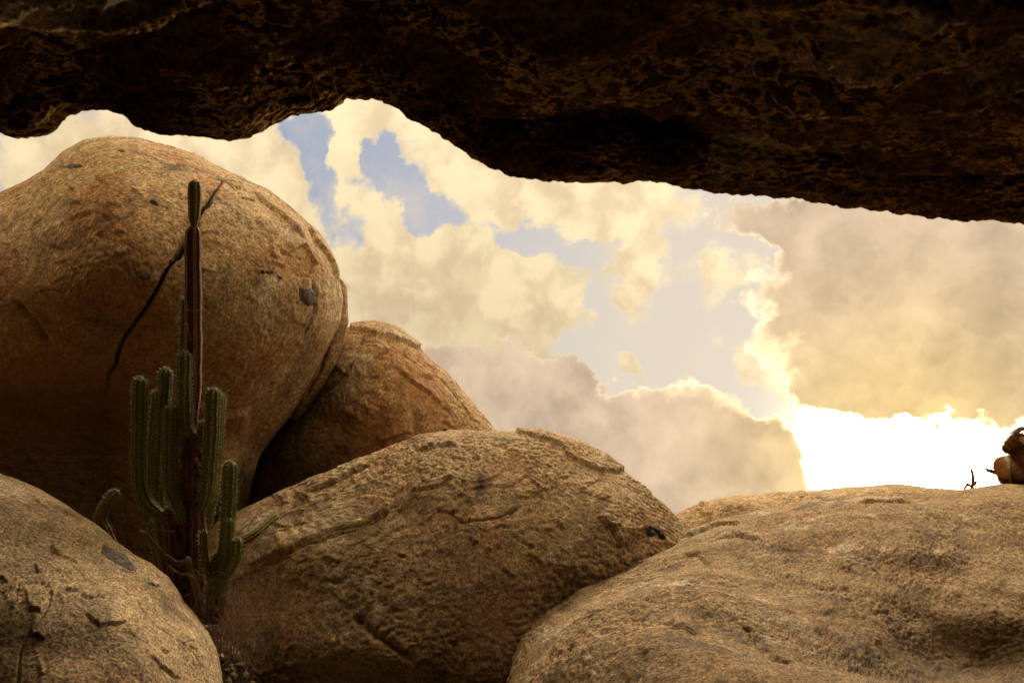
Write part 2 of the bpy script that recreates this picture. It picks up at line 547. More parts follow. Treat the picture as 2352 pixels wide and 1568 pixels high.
        if auto and arc_box:
            rg = random.Random(seed)
            for _ in range(auto):
                ax, ay = rg.uniform(arc_box[0], arc_box[2]), rg.uniform(arc_box[1], arc_box[3])
                ln = rg.uniform(12, 60); an = rg.gauss(0.15, 0.5)
                bend = rg.uniform(-0.4, 0.4)
                pts = [(ax + ln * (q - .5) * math.cos(an) , ay + ln * (q - .5) * math.sin(an) + bend * ln * (q - .5) ** 2 * 2) for q in np.linspace(0, 1, 5)]
                led.append((pts, auto_h * rg.uniform(0.35, 1.1), rg.uniform(10, 40)))
        for (line, hgt, dec) in led:
            bb = np.asarray(line)
            pad = dec * 3.5 + 20
            sel = np.where((wx > bb[:, 0].min() - pad) & (wx < bb[:, 0].max() + pad) & (wy > bb[:, 1].min() - pad) & (wy < bb[:, 1].max() + pad))[0]
            if len(sel) == 0: continue
            d, tt, sd = seg_dist(wx[sel], wy[sel], line)
            taper = sstep(np.minimum(tt, 1 - tt), 0.0, 0.22)
            up = np.where(sd > 0, np.exp(-d / dec) * sstep(d, 0.0, 2.2), 0.0)
            dn = np.where(sd <= 0, -0.30 * np.exp(-(d / 3.0) ** 2), 0.0)
            disp[sel] += 0.75 * hgt * taper * (up + dn) * front[sel]
        V2 = V + N * disp[:, None]
        self.V0, self.N, self.disp = V, N, disp
        self.V, self.Q = V2, Q
        self.wx, self.wy, self.unit = wx, wy, unit
        self.attrs = {'rust_and_shade': np.zeros(n * n), 'lichen': np.zeros(n * n), 'stain_and_shade': np.zeros(n * n)}
        for (kind, mx, my, mrx, mry, ang, st) in marks:
            ca, sa = math.cos(R(ang)), math.sin(R(ang))
            dx, dy = wx - mx, wy - my
            q = ((dx * ca + dy * sa) / mrx) ** 2 + ((-dx * sa + dy * ca) / mry) ** 2
            self.attrs[kind] = np.maximum(self.attrs[kind], st * np.exp(-q ** 1.5) * (z > 0))

    @staticmethod
    def _polar(poly, T):
        out = np.zeros(len(T))
        P = np.vstack([poly, poly[:1]])
        dx, dy = np.cos(T), np.sin(T)
        for k in range(len(poly)):
            a, b = P[k], P[k + 1]
            e = b - a
            den = dx * e[1] - dy * e[0]
            with np.errstate(all='ignore'):
                t = (a[0] * e[1] - a[1] * e[0]) / den
                u = (a[0] * dy - a[1] * dx) / den
            ok = (t > 0) & (u >= -1e-6) & (u <= 1 + 1e-6)
            out = np.where(ok & (t > out), t, out)
        return out

    def build(self, mat, label, cat='boulder', group=None, pieces=False):
        base = np.array([self.V[:, 0].mean(), self.V[:, 1].mean(), self.V[:, 2].min()])
        if pieces:
            o = empty(self.name, base)
            link('rock_body', mesh_np('rock_body', self.V - base, self.Q, attrs=self.attrs), mat, o)
        else:
            o = link(self.name, mesh_np(self.name, self.V - base, self.Q, attrs=self.attrs), mat)
            o.location = base
        tag(o, label, cat, group)
        self.obj, self.base = o, base
        return o

    def bvh(self):
        f = self.z[self.Q].min(1) > -0.3
        return BVHTree.FromPolygons([tuple(v) for v in self.V], [tuple(q) for q in self.Q[f][::1].tolist()])

    def patch(self, name, poly, h, edge, mat, wob=1.0, rough=0.0, label=None, dome=0.0, zmin=0.05):
        """a sheet or inclusion lying on the boulder: a raised piece of its skin with its own rim"""
        px = self.px + (self.wx - self.px) * wob
        py = self.py + (self.wy - self.py) * wob
        sd = poly_inside(px, py, poly)
        sd = np.where(self.z > zmin, sd, -99)
        face_in = (sd[self.Q] > -9).all(1)
        Q = self.Q[face_in]
        if len(Q) == 0: return None
        # keep the one connected piece nearest the middle of the outline
        ids, inv = np.unique(Q.ravel(), return_inverse=True)
        q = inv.reshape(-1, 4)
        s = sd[ids]
        lift = h * sstep(s, -1.0, edge) - 0.03 * (1 - sstep(s, -6.0, 0.0))
        if dome:
            lift = lift + dome * (1 - np.exp(-np.maximum(s, 0) / 12.0))
        V = self.V[ids] + self.N[ids] * lift[:, None]
        if rough:
            V = V + self.N[ids] * (fbm(V.astype(np.float32), 1 / (self.unit * 9), 3, seed=77) * rough)[:, None]
        me = mesh_np(name, V - self.base, q, attrs={k: v[ids] * 0 for k, v in self.attrs.items()})
        o = link(name, me, mat, self.obj)
        if label: o['label'] = label
        return o


ROCK = rock_material('granite_tan', grain=55)

# ------------------------------------------------------------------ the boulders
M_BIG = rock_material('granite_ochre', streak=0.4, varnish=0.5, tan=(0.525, 0.342, 0.159), pale=(0.600, 0.414, 0.216), rust_amt=0.6, grey_amt=0.42, grain=42, bump=0.022)
M_SEC = rock_material('granite_rusty', streak=0.6, varnish=0.3, tan=(0.445, 0.265, 0.117), pale=(0.509, 0.336, 0.168), rust_amt=0.8, grey_amt=0.40, grain=40, bump=0.022)
M_MID = rock_material('granite_pale', streak=0.2, varnish=0.55, tan=(0.470, 0.315, 0.165), pale=(0.541, 0.383, 0.216), rust_amt=0.4, grey_amt=0.6, grain=60, bump=0.016)
M_RIGHT = rock_material('granite_coarse', streak=0.1, varnish=0.6, tan=(0.346, 0.226, 0.113), pale=(0.398, 0.270, 0.143), rust_amt=0.25, grey_amt=0.5, grain=70, bump=0.015)
M_LEFT = rock_material('granite_speckled', streak=0.1, varnish=0.4, tan=(0.462, 0.315, 0.168), pale=(0.533, 0.380, 0.213), rust_amt=0.3, grey_amt=0.55, grain=85, bump=0.010, speck=0.95, grain_lo=0.35)
M_INCL = rock_material('dark_inclusion', tan=(0.13, 0.105, 0.085), pale=(0.17, 0.14, 0.11), rust_amt=0.1, grey_amt=0.4, grain=60, bump=0.012)

big = Boulder('granite_boulder',
    [(-420, 760), (-380, 620), (-250, 520), (-100, 470), (0, 442), (60, 410), (100, 385), (140, 345), (190, 318), (250, 306),
     (320, 306), (390, 325), (450, 345), (520, 385), (600, 432), (660, 480), (710, 530), (750, 585), (775, 635), (785, 685),
     (781, 735), (765, 785), (740, 842), (700, 912), (650, 985), (600, 1050), (575, 1120), (560, 1250), (480, 1400), (300, 1480),
     (100, 1500), (-150, 1450), (-380, 1200)], (230, 760), 8.6, 0.0, 0.6, 2.3, 3.0, n=450, seed=3, under=(850, 1330, 4.4),
    lump=0.05, peel=0.030, rough=0.016, rough_px=4,
    bumps=[(250, 560, 300, 200, 0.35), (560, 700, 160, 260, 0.15), (120, 1000, 400, 120, -0.3)],
    cracks=[([(522, 400), (490, 450), (465, 490), (440, 545), (400, 590), (372, 640), (345, 690), (310, 745), (275, 800), (250, 870), (238, 930)], 3.0, 0.12),
            ([(442, 530), (418, 572), (398, 598)], 7.0, 0.25),
            ([(20, 690), (60, 730), (110, 800)], 5, 0.07),
            ([(710, 640), (720, 720), (690, 790)], 2.5, 0.03)],
    ledges=[([(140, 455), (200, 425), (270, 445)], -0.05, 30),
            ([(410, 740), (330, 760), (200, 735), (120, 760), (40, 690)][::-1], -0.03, 60),
            ([(570, 440), (640, 500), (690, 560)], 0.05, 40),
            ([(690, 520), (740, 590), (770, 650)], 0.06, 30),
            ([(650, 590), (690, 570), (720, 610), (700, 640), (670, 630)], 0.05, 40),
            ([(590, 940), (500, 950), (430, 900)], 0.12, 60),
            ([(615, 560), (620, 590), (640, 600)], 0.04, 20)],
    auto=60, auto_h=0.026, arc_box=(0, 380, 760, 900),
    marks=[('lichen', 352, 481, 14, 7, 20, .75), ('lichen', 375, 488, 16, 6, 30, .62), ('lichen', 610, 625, 26, 8, 10, .62), ('lichen', 640, 640, 14, 7, 30, .58),
           ('lichen', 395, 600, 10, 16, 30, .6), ('lichen', 175, 620, 9, 6, 0, .5), ('lichen', 600, 700, 8, 14, 10, .45), ('lichen', 560, 520, 10, 5, 30, .45), ('stain_and_shade', 300, 620, 60, 26, 20, .35), ('stain_and_shade', 120, 560, 70, 24, -10, .3), ('stain_and_shade', 560, 640, 50, 40, 0, .25), ('stain_and_shade', 640, 720, 20, 70, 10, .3), ('stain_and_shade', 200, 480, 70, 14, 10, .25), ('lichen', 480, 480, 6, 24, 30, .6),
           ('rust_and_shade', 700, 605, 50, 42, 20, .7), ('rust_and_shade', 450, 500, 40, 60, 0, .35), ('rust_and_shade', 220, 680, 200, 50, 0, .5), ('rust_and_shade', 520, 820, 120, 90, 0, .35), ('rust_and_shade', 60, 800, 160, 60, 10, .5),
           ('rust_and_shade', 150, 930, 420, 120, 5, .85), ('rust_and_shade', 450, 980, 200, 90, 0, .8), ('stain_and_shade', 690, 870, 14, 60, 30, .55), ('stain_and_shade', 590, 760, 16, 40, 0, .3)])  # the widest red-brown marks also paint shade on the underside
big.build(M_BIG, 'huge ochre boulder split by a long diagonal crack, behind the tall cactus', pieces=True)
big.patch('inclusion', [(682, 662), (700, 658), (716, 676), (720, 698), (700, 703), (684, 690)], 0.02, 5, M_INCL, 0.4, dome=0.02)
big.patch('inclusion', [(320, 628), (335, 624), (348, 630), (348, 640), (332, 643), (320, 637)], 0.012, 4, M_INCL, 0.4)
big.patch('inclusion', [(140, 380), (160, 370), (185, 376), (190, 384), (160, 386)], 0.012, 4, M_INCL, 0.4)
big.patch('inclusion', [(268, 343), (280, 341), (290, 347), (278, 350)], 0.012, 3, M_INCL, 0.4)
big.patch('inclusion', [(712, 560), (719, 564), (722, 574), (715, 572)], 0.012, 3, M_INCL, 0.0)

fin = Boulder('rock_fin',
    [(755, 600), (785, 640), (799, 658), (804, 700), (807, 740), (793, 790), (772, 838), (742, 885), (710, 930), (680, 965),
     (660, 960), (675, 900), (700, 840), (715, 780), (735, 690)], (742, 800), 8.9, 0, 0.6, 0.35, 0.5, n=180, seed=7,
    lump=0.05, peel=0.02, rough=0.02, rough_px=5, cracks=[([(775, 760), (740, 840), (700, 920)], 3, 0.06)],
    marks=[('stain_and_shade', 720, 920, 12, 60, 30, .8), ('lichen', 700, 960, 10, 40, 25, .6)])
fin.build(M_BIG, 'thin upright rock sliver wedged between the huge cracked boulder and the rusty boulder', 'rock')

sec = Boulder('granite_boulder',
    [(700, 830), (750, 775), (800, 752), (860, 746), (910, 759), (960, 797), (1020, 850), (1080, 920), (1145, 994), (1190, 1060),
     (1200, 1180), (1130, 1300), (950, 1370), (750, 1340), (560, 1300), (500, 1150), (560, 1020), (660, 920)], (880, 1040), 10.2, 0.0, 0.6, 1.8, 2.2,
    n=300, seed=11, lump=0.03, peel=0.030, rough=0.018, rough_px=4,
    cracks=[([(815, 830), (800, 850), (760, 890), (735, 910)], 3.0, 0.10), ([(1000, 860), (1060, 930), (1100, 990)], 2.0, 0.03)],
    ledges=[([(1010, 870), (985, 835), (955, 820)][::-1], -0.05, 25), ([(905, 840), (930, 870), (980, 900), (1020, 950)], 0.05, 30)],
    auto=36, auto_h=0.035, arc_box=(780, 800, 1120, 1050),
    marks=[('rust_and_shade', 960, 880, 60, 110, -30, .75), ('rust_and_shade', 850, 1000, 120, 70, 0, .6), ('stain_and_shade', 880, 980, 14, 60, 0, .55), ('stain_and_shade', 960, 990, 14, 50, 0, .55),
           ('stain_and_shade', 800, 1010, 12, 70, 0, .5), ('lichen', 1030, 990, 26, 10, 10, .6), ('stain_and_shade', 695, 970, 8, 50, 15, .7), ('stain_and_shade', 920, 930, 10, 50, 0, .4)])
sec.build(M_SEC, 'rusty orange boulder with a loose cap slab, rising behind the pale central boulder', pieces=True)
sec.patch('cap_slab', [(796, 738), (860, 736), (915, 748), (966, 797), (958, 802), (925, 786), (880, 777), (850, 771), (808, 760)], 0.05, 3, M_SEC, 0.4, zmin=-0.2)

mid = Boulder('granite_boulder',
    [(478, 1240), (500, 1205), (550, 1180), (610, 1150), (700, 1105), (800, 1070), (900, 1030), (960, 1010), (1050, 998), (1145, 993),
     (1178, 992), (1260, 992), (1330, 1015), (1400, 1048), (1440, 1077), (1500, 1126), (1550, 1181), (1590, 1236), (1620, 1330),
     (1620, 1480), (1560, 1640), (1400, 1760), (1100, 1820), (800, 1790), (600, 1700), (510, 1580), (490, 1450), (475, 1330)],
    (1060, 1390), 6.4, 0.0, -1.6, 1.25, 2.5, n=470, seed=21, lump=0.035, peel=0.036, rough=0.022, rough_px=5,
    bumps=[(700, 1480, 200, 100, 0.15), (640, 1260, 180, 90, 0.12), (1330, 1450, 160, 140, -0.2)],
    cracks=[([(705, 1132), (760, 1110), (830, 1080), (860, 1063)], 2.5, 0.04), ([(1440, 1085), (1490, 1120), (1530, 1150)], 2.5, 0.03), ([(1050, 1188), (1062, 1198), (1090, 1192), (1140, 1184), (1165, 1172), (1200, 1156)], 1.8, 0.035),
            ([(905, 1166), (880, 1190), (830, 1210), (780, 1225), (700, 1250), (640, 1280), (560, 1312)], 2.2, 0.03),
            ([(950, 1520), (880, 1470), (800, 1400)], 8, 0.05)],
    ledges=[([(480, 1360), (600, 1300), (680, 1270)], 0.05, 40),
            ([(700, 1135), (780, 1100), (860, 1062)], 0.05, 30),
            ([(935, 1135), (1000, 1120), (1060, 1095)], 0.04, 30),
            ([(950, 1040), (1000, 1028), (1060, 1022)], 0.05, 20),
            ([(1370, 1180), (1410, 1220), (1430, 1260)], 0.07, 40)],
    auto=80, auto_h=0.024, arc_box=(620, 1030, 1520, 1400),
    marks=[('lichen', 1500, 1220, 34, 16, 20, .62), ('lichen', 1470, 1180, 16, 24, 0, .5), ('stain_and_shade', 1105, 1110, 16, 30, 0, .8), ('lichen', 1105, 1105, 12, 22, 0, .5), ('lichen', 1520, 1235, 16, 10, 30, .6), ('lichen', 1440, 1150, 10, 14, 0, .45), ('stain_and_shade', 830, 1225, 40, 14, -10, .6), ('stain_and_shade', 800, 1280, 90, 30, 10, .35), ('stain_and_shade', 1000, 1300, 120, 30, -5, .3), ('stain_and_shade', 1380, 1200, 20, 40, 20, .35), ('stain_and_shade', 960, 1160, 70, 26, 0, .5),
           ('stain_and_shade', 1100, 1400, 180, 90, 0, .25), ('rust_and_shade', 1150, 1450, 200, 80, 0, .5), ('rust_and_shade', 1180, 1080, 120, 40, 0, .4), ('stain_and_shade', 640, 1450, 60, 100, 0, .25)])
mid.build(M_MID, 'wide pale boulder with flaking sheets in the middle, cactus growing at its edge', pieces=True)
mid.patch('peeling_slab', [(1172, 985), (1195, 975), (1262, 977), (1340, 1003), (1410, 1040), (1446, 1072), (1420, 1082), (1380, 1078),
          (1330, 1060), (1300, 1040), (1290, 1022), (1240, 1008), (1195, 999)], 0.035, 5, M_MID, 0.6, zmin=-0.2)
mid.patch('peeling_slab', [(560, 1245), (620, 1205), (700, 1165), (760, 1160), (850, 1140), (905, 1150), (895, 1178), (840, 1202), (780, 1218), (700, 1245), (640, 1275), (575, 1300)],
          0.030, 5, M_MID, 0.7)

back = Boulder('granite_boulder',
    [(1480, 1260), (1530, 1190), (1562, 1176), (1600, 1160), (1650, 1147), (1700, 1140), (1760, 1134), (1840, 1129), (1950, 1125), (2060, 1121),
     (2150, 1121), (2230, 1125), (2300, 1140), (2400, 1250), (2300, 1400), (1900, 1450), (1600, 1400), (1500, 1330)], (1900, 1290), 11.0, 0, -2.0, 1.2, 2.0,
    n=260, seed=31, lump=0.06, peel=0.03, rough=0.035, rough_px=5, auto=14, auto_h=0.04, arc_box=(1560, 1130, 2000, 1200))
back.build(M_MID, 'far pale ridge of rock just behind the coarse foreground boulder, under the bright gap')

right = Boulder('granite_boulder',
    [(1168, 1580), (1176, 1520), (1200, 1450), (1240, 1392), (1300, 1342), (1380, 1303), (1480, 1272), (1560, 1240), (1640, 1200), (1740, 1168),
     (1840, 1148), (1960, 1135), (2060, 1129), (2150, 1125), (2230, 1122), (2290, 1112), (2352, 1105), (2500, 1100), (2750, 1130),
     (3000, 1250), (3150, 1500), (3150, 1900), (2900, 2250), (2400, 2450), (1900, 2400), (1500, 2150), (1270, 1880), (1190, 1700)],
    (2050, 1690), 4.6, 0.5, -5.0, 1.9, 2.0, n=560, seed=41, lump=0.06, lump_f=0.9, peel=0.016, peel_f=1.5, rough=0.024, rough_px=4.5,
    bumps=[(1560, 1400, 280, 140, 0.22), (1800, 1300, 120, 100, -0.16), (1900, 1420, 140, 120, -0.12), (2080, 1240, 300, 60, 0.18), (2260, 1540, 330, 120, -0.6)],
    cracks=[([(1270, 1560), (1310, 1525), (1320, 1490)], 2.5, 0.03), ([(1560, 1290), (1600, 1280), (1640, 1310)], 3, 0.03), ([(1700, 1420), (1780, 1500), (1860, 1540)], 8, 0.03)],
    ledges=[([(1640, 1250), (1700, 1235), (1760, 1240)], 0.03, 30), ([(1540, 1450), (1570, 1440), (1600, 1455)], 0.03, 20), ([(1960, 1170), (2040, 1160), (2100, 1165)], 0.05, 20),
            ([(1560, 1250), (1640, 1215), (1720, 1205)], 0.05, 25), ([(1850, 1330), (1900, 1360), (1960, 1350)], 0.03, 30)],
    auto=45, auto_h=0.016, arc_box=(1250, 1180, 2300, 1560),
    marks=[('stain_and_shade', 1290, 1385, 22, 10, -30, .8), ('stain_and_shade', 2200, 1520, 300, 80, 5, .4), ('stain_and_shade', 1700, 1260, 60, 12, -10, .3)])  # the broad low mark paints shade as well as dark varnish
right.build(M_RIGHT, 'coarse brown boulder filling the lower right foreground, goat on its ridge')

left = Boulder('granite_boulder',
    [(-620, 1050), (-420, 900), (-180, 985), (0, 1080), (40, 1098), (100, 1130), (160, 1165), (215, 1200), (260, 1237), (310, 1267),
     (350, 1287), (390, 1322), (410, 1355), (422, 1385), (450, 1412), (480, 1452), (495, 1492), (505, 1540), (512, 1600), (510, 1750),
     (450, 1950), (250, 2150), (0, 2250), (-300, 2200), (-550, 1900), (-600, 1500)], (0, 1600), 4.0, 0.0, -1.4, 1.0, 2.0, n=470, seed=51,
    lump=0.05, lump_f=0.9, peel=0.010, peel_f=1.1, rough=0.008, rough_px=3.5,
    bumps=[(200, 1420, 120, 60, 0.03), (330, 1500, 70, 90, 0.05)],
    cracks=[([(65, 1138), (90, 1150), (115, 1165)], 2.5, 0.02), ([(340, 1330), (365, 1340), (378, 1335)], 2.5, 0.02)],
    ledges=[([(120, 1265), (145, 1275), (180, 1300)], 0.014, 25), ([(130, 1365), (170, 1370), (200, 1390), (250, 1380)], 0.014, 35),
            ([(180, 1420), (220, 1450), (300, 1440)], 0.014, 40), ([(330, 1500), (370, 1540), (430, 1560)], 0.012, 40), ([(120, 1240), (125, 1270)], 0.03, 20)],
    auto=18, auto_h=0.014, arc_box=(0, 1180, 460, 1568),
    marks=[('stain_and_shade', 130, 1275, 14, 6, 25, .5), ('stain_and_shade', 150, 1375, 24, 10, 30, .35), ('stain_and_shade', 300, 1520, 60, 16, 40, .25), ('stain_and_shade', 60, 1480, 80, 30, 20, .3)])
left.build(M_LEFT, 'pale speckled boulder in the lower left corner with a dark grey patch', pieces=True)
left.patch('inclusion', [(235, 1262), (240, 1247), (262, 1256), (290, 1272), (312, 1297), (318, 1312), (300, 1304), (270, 1288), (250, 1276)], 0.004, 4, M_INCL, 0.5)


# ------------------------------------------------------------------ the overhanging rock we look out from under
M_OVER = rock_material('granite_overhang', streak=0.0, varnish=0.4, spec=0.0, painted_glints=(0.95, 0.56, 0.19), tan=(0.085, 0.042, 0.012), pale=(0.13, 0.068, 0.02), rust_and_shade=(0.07, 0.026, 0.007), rust_amt=0.6, grey_amt=0.6,
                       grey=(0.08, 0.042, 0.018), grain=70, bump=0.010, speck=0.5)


def build_overhang():
    lip = [(-1500, 420), (-600, 360), (-200, 330), (0, 302), (40, 318), (85, 318), (120, 300), (150, 268), (200, 252), (270, 262), (310, 285), (345, 305), (400, 312),
           (480, 315), (560, 314), (600, 300), (625, 285), (650, 270), (690, 262), (710, 264), (735, 252), (775, 245), (800, 231), (850, 232), (868, 230),
           (880, 226), (900, 245), (960, 285), (1030, 330), (1090, 365), (1120, 385), (1200, 410), (1290, 421), (1360, 422), (1400, 414), (1480, 418),
           (1600, 432), (1680, 450), (1780, 455), (1880, 463), (1940, 475), (2020, 485), (2100, 492), (2200, 505), (2300, 508), (2352, 515), (2700, 560), (3200, 600), (4200, 700)]
    lip = np.array(lip, float)
    nu, = (860,)
    # columns: dense in view
    uu = np.concatenate([np.linspace(-1500, -80, 50)[:-1], np.linspace(-80, 2430, nu), np.linspace(2430, 4200, 50)[1:]])
    yl = np.interp(uu, lip[:, 0], lip[:, 1])
    # fascia height over the lip: the dark drop that faces the shelter
    fas = np.interp(uu, [-1500, 0, 150, 300, 480, 700, 880, 1100, 1300, 1500, 1800, 2000, 2352, 4200],
                    [30, 25, 25, 50, 60, 45, 30, 80, 110, 100, 70, 55, 70, 60])
    kk = np.hanning(91); kk /= kk.sum()
    sm = lambda v: np.convolve(np.pad(v, 45, mode='edge'), kk, 'valid')
    d_lip = np.interp(uu, [-1500, 0, 500, 880, 1300, 2352, 4200], [2.2, 2.0, 1.95, 2.1, 2.0, 2.05, 2.0])
    LP = at_n(uu, yl, d_lip)                                   # the lip in the world
    # a fold of rock faces the shelter just behind the lip, then the roof slopes down over the camera
    t1 = np.linspace(0, 1, 80)
    hf = (fas * d_lip / FPX)[:, None]
    n2_ = 240
    t2 = np.linspace(0, 1, n2_ + 1)[1:] ** 0.85
    TA = np.interp(uu, [-1500, 0, 700, 1300, 2352, 4200], [0.29, 0.28, 0.29, 0.29, 0.30, 0.30])[:, None]
    fold = np.zeros((len(uu), 80, 3)); roof = np.zeros((len(uu), n2_, 3))
    fold[:, :, 0] = LP[:, :1]; roof[:, :, 0] = LP[:, :1]
    fold[:, :, 1] = LP[:, 1:2] - 0.12 * np.sqrt(1 - (1 - t1[None, :]) ** 2)
    fold[:, :, 2] = LP[:, 2:3] + hf * t1[None, :]
    yr = fold[:, -1:, 1]
    roof[:, :, 1] = yr + (0.35 - yr) * t2[None, :]
    zt = fold[:, -1, 2]; zs = sm(zt)
    w_ = sstep(t2, 0.0, 0.22)[None, :]
    roof[:, :, 2] = zt[:, None] * (1 - w_) + zs[:, None] * w_ - TA * np.minimum(yr - roof[:, :, 1], yr - 0.6)
    # nowhere may the roof sag below the opening
    for _ in range(4):
        W_ = roof - CAM
        dp = W_ @ FWD
        ipx = 1176 + FPX * (W_ @ RGT) / dp
        ipy = 784 - FPX * (W_ @ UPV) / dp
        lim = np.interp(ipx, uu, yl - 0.75 * fas) - 10.0
        roof[:, :, 2] += np.maximum(ipy - lim, 0) / FPX * dp * 1.05
    V = np.concatenate([fold, roof], 1)
    nrow = V.shape[1]
    rw_rows = np.concatenate([sstep(t1, 0.7, 1.0) * 0.5, 0.5 + 0.5 * sstep(t2, 0.0, 0.12)])
    # outer brow above the lip, over the top, down the back and under the floor: unseen closed mass, shaped to block sky light
    outer = []
    lipP = V[:, 0]
    for k, (sc_, dz, fy) in enumerate([(1.02, 0.012, 0), (1.08, 0.05, 0), (1.25, 0.12, 0), (1.6, 0.22, 0), (2.1, 0.42, 0), (2.45, 0.95, 0), (2.4, 2.6, -0.3), (1.7, 5.2, -1.2), (1.1, 5.6, -3.8)]):
        q = CAM[None, :] + (lipP - CAM[None, :]) * sc_
        q[:, 1] += fy; q[:, 2] += dz
        q[:, 0] *= 1.0 + 0.12 * max(0, k - 2)
        outer.append(q)
    back = []
    roofP = V[:, -1]
    for k, (y, z) in enumerate([(0.0, None), (-0.7, None), (-1.4, 2.0), (-1.8, 1.4), (-2.1, 0.6), (-2.2, -0.5)]):
        q = roofP.copy(); q[:, 1] = y
        q[:, 2] = roofP[:, 2] + 0.03 if z is None else z
        q[:, 0] = roofP[:, 0] * (1.03 + 0.04 * k)
        back.append(q)
    tail = []
    for (y, z) in [(-4.4, -0.5), (-5.0, 1.5)]:
        q = outer[-1].copy(); q[:, 1] = y; q[:, 2] = z
        tail.append(q)
    rows = [r for r in reversed(tail)][::1]
    strip = [outer[-1 - k] for k in range(len(outer))] + [V[:, k] for k in range(nrow)] + back + [tail[0], tail[1]]
    A = np.stack(strip, 1)                    # columns x rows x 3
    # both flanks come down to the ground outside the view, added to cut side light
    for side in (0, -1):
        ref = A[side]
        sg = -1.0 if side == 0 else 1.0
        cols = []
        for (dx, dz, dy) in ((0.5, 0.2, 0.3), (1.1, 0.5, 0.8), (1.8, 1.0, 1.4), (2.6, 1.8, 1.9), (3.4, 3.4, 2.2)):
            q = ref.copy(); q[:, 0] += sg * dx; q[:, 2] -= dz; q[:, 1] += dy
            cols.append(q)
        A = np.concatenate([np.stack(cols[::-1]), A]) if side == 0 else np.concatenate([A, np.stack(cols)])
    uu = np.concatenate([np.full(5, uu[0]), uu, np.full(5, uu[-1])])
    nu_, nv_ = A.shape[:2]
    P = A.reshape(-1, 3)
    I = np.arange(nu_ * nv_).reshape(nu_, nv_)
    Inext = np.roll(I, -1, axis=1)
    Q = np.stack([I[:-1], I[1:], Inext[1:], Inext[:-1]], -1).reshape(-1, 4)
    N = vnormals(P, Q)
    # orient: roof points normals downwards
    mid = N.reshape(nu_, nv_, 3)[nu_ // 2, len(outer) + nrow - 20]
    if mid[2] > 0:
        N = -N; Q = Q[:, ::-1].copy()
    row = np.tile(np.arange(nv_), nu_)
    r_in = row - len(outer)
    edge = sstep(np.abs(r_in.astype(float)), 0, 14)          # keep the traced rim crisp
    P32 = P.astype(np.float32)
    rw = np.zeros(len(P)); m = (r_in >= 0) & (r_in < nrow)
    rw[m] = rw_rows[r_in[m]]
    rw[r_in >= nrow] = 1
    disp = fbm(P32, 2.4, 3, seed=5) * 0.10 * edge
    PX = P32 * np.array([0.5, 1.0, 1.0], np.float32)
    lumps = fbm(PX, 9.0, 2, 0.5, seed=9)
    rdg = fbm(PX + lumps[:, None] * 0.02, 24.0, 2, 0.6, lac=2.1, seed=15, ridged=True)
    blotch = 0.35 + 0.65 * sstep(fbm(P32, 3.3, 2, seed=19), -0.12, 0.15)
    disp += (0.25 + 0.75 * rw) * (np.clip(lumps, -0.3, 0.3) * 0.085 + rdg * 0.034 * blotch) * (0.25 + 0.75 * edge)
    disp += fbm(P32, 70.0, 2, 0.6, seed=25) * 0.009 * (0.25 + 0.75 * edge)
    # crisp chips along the rim itself
    disp += (fbm(P32, 11.0, 3, 0.6, seed=35) * 0.018 + fbm(P32, 45.0, 2, 0.6, seed=36) * 0.006) * (1 - edge)
    P = P + N * disp[:, None]
    base = np.array([0.0, -1.0, -0.5])
    me = mesh_np('rock_overhang', P - base, Q, attrs={'rust_and_shade': np.zeros(len(P)), 'lichen': np.zeros(len(P)), 'stain_and_shade': np.zeros(len(P))})
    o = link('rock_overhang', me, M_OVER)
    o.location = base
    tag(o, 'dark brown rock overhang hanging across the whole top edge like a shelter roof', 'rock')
    return o


build_overhang()


# ------------------------------------------------------------------ ground
def soil_material():
    m = bpy.data.materials.new('dry_soil')
    m.use_nodes = True
    g = Graph(m.node_tree)
    co = S(g, g.node('ShaderNodeTexCoord').outputs['Object'])
    a = g.noise(co, 3.0, 8.0, 0.7)
    col = g.mix(g.step(a, 0.3, 0.7), (0.028, 0.018, 0.011), (0.10, 0.066, 0.04))
    h = g.noise(co, 40.0, 5.0, 0.7)
    bn = g.node('ShaderNodeBump', {'Height': h, 'Distance': 0.03})
    bs = g.node('ShaderNodeBsdfPrincipled', {'Base Color': col, 'Roughness': 0.95, 'Normal': S(g, bn.outputs[0])})
    out = g.node('ShaderNodeOutputMaterial')
    g.t.links.new(bs.outputs[0], out.inputs[0])
    return m


CACT = at(445, 1400, 5.0)


def ground_z(x, y):
    h = 1.12 * np.exp(-((x - CACT[0] + 0.1) / 0.6) ** 2 - ((y - CACT[1] - 0.15) / 0.75) ** 2)
    h = h + 0.05 * np.sin(x * 1.3 + 0.4) * np.sin(y * 1.1)
    return h


t = np.linspace(-1, 1, 221)
ax = np.sign(t) * (np.abs(t) * 8 + 4000 * np.abs(t) ** 9)
gx_, gy_ = np.meshgrid(ax, ax + 4.0, indexing='ij')
gz = ground_z(gx_, gy_) + fbm(np.stack([gx_, gy_, gx_ * 0], -1).reshape(-1, 3).astype(np.float32), 3.0, 4, 0.6, seed=3).reshape(gx_.shape) * 0.08
Vg = np.stack([gx_, gy_, gz], -1).reshape(-1, 3)
Ig = np.arange(221 * 221).reshape(221, 221)
Qg = np.stack([Ig[:-1, :-1], Ig[1:, :-1], Ig[1:, 1:], Ig[:-1, 1:]], -1).reshape(-1, 4)
ground = link('ground', mesh_np('ground', Vg, Qg), soil_material())
tag(ground, kind='structure')

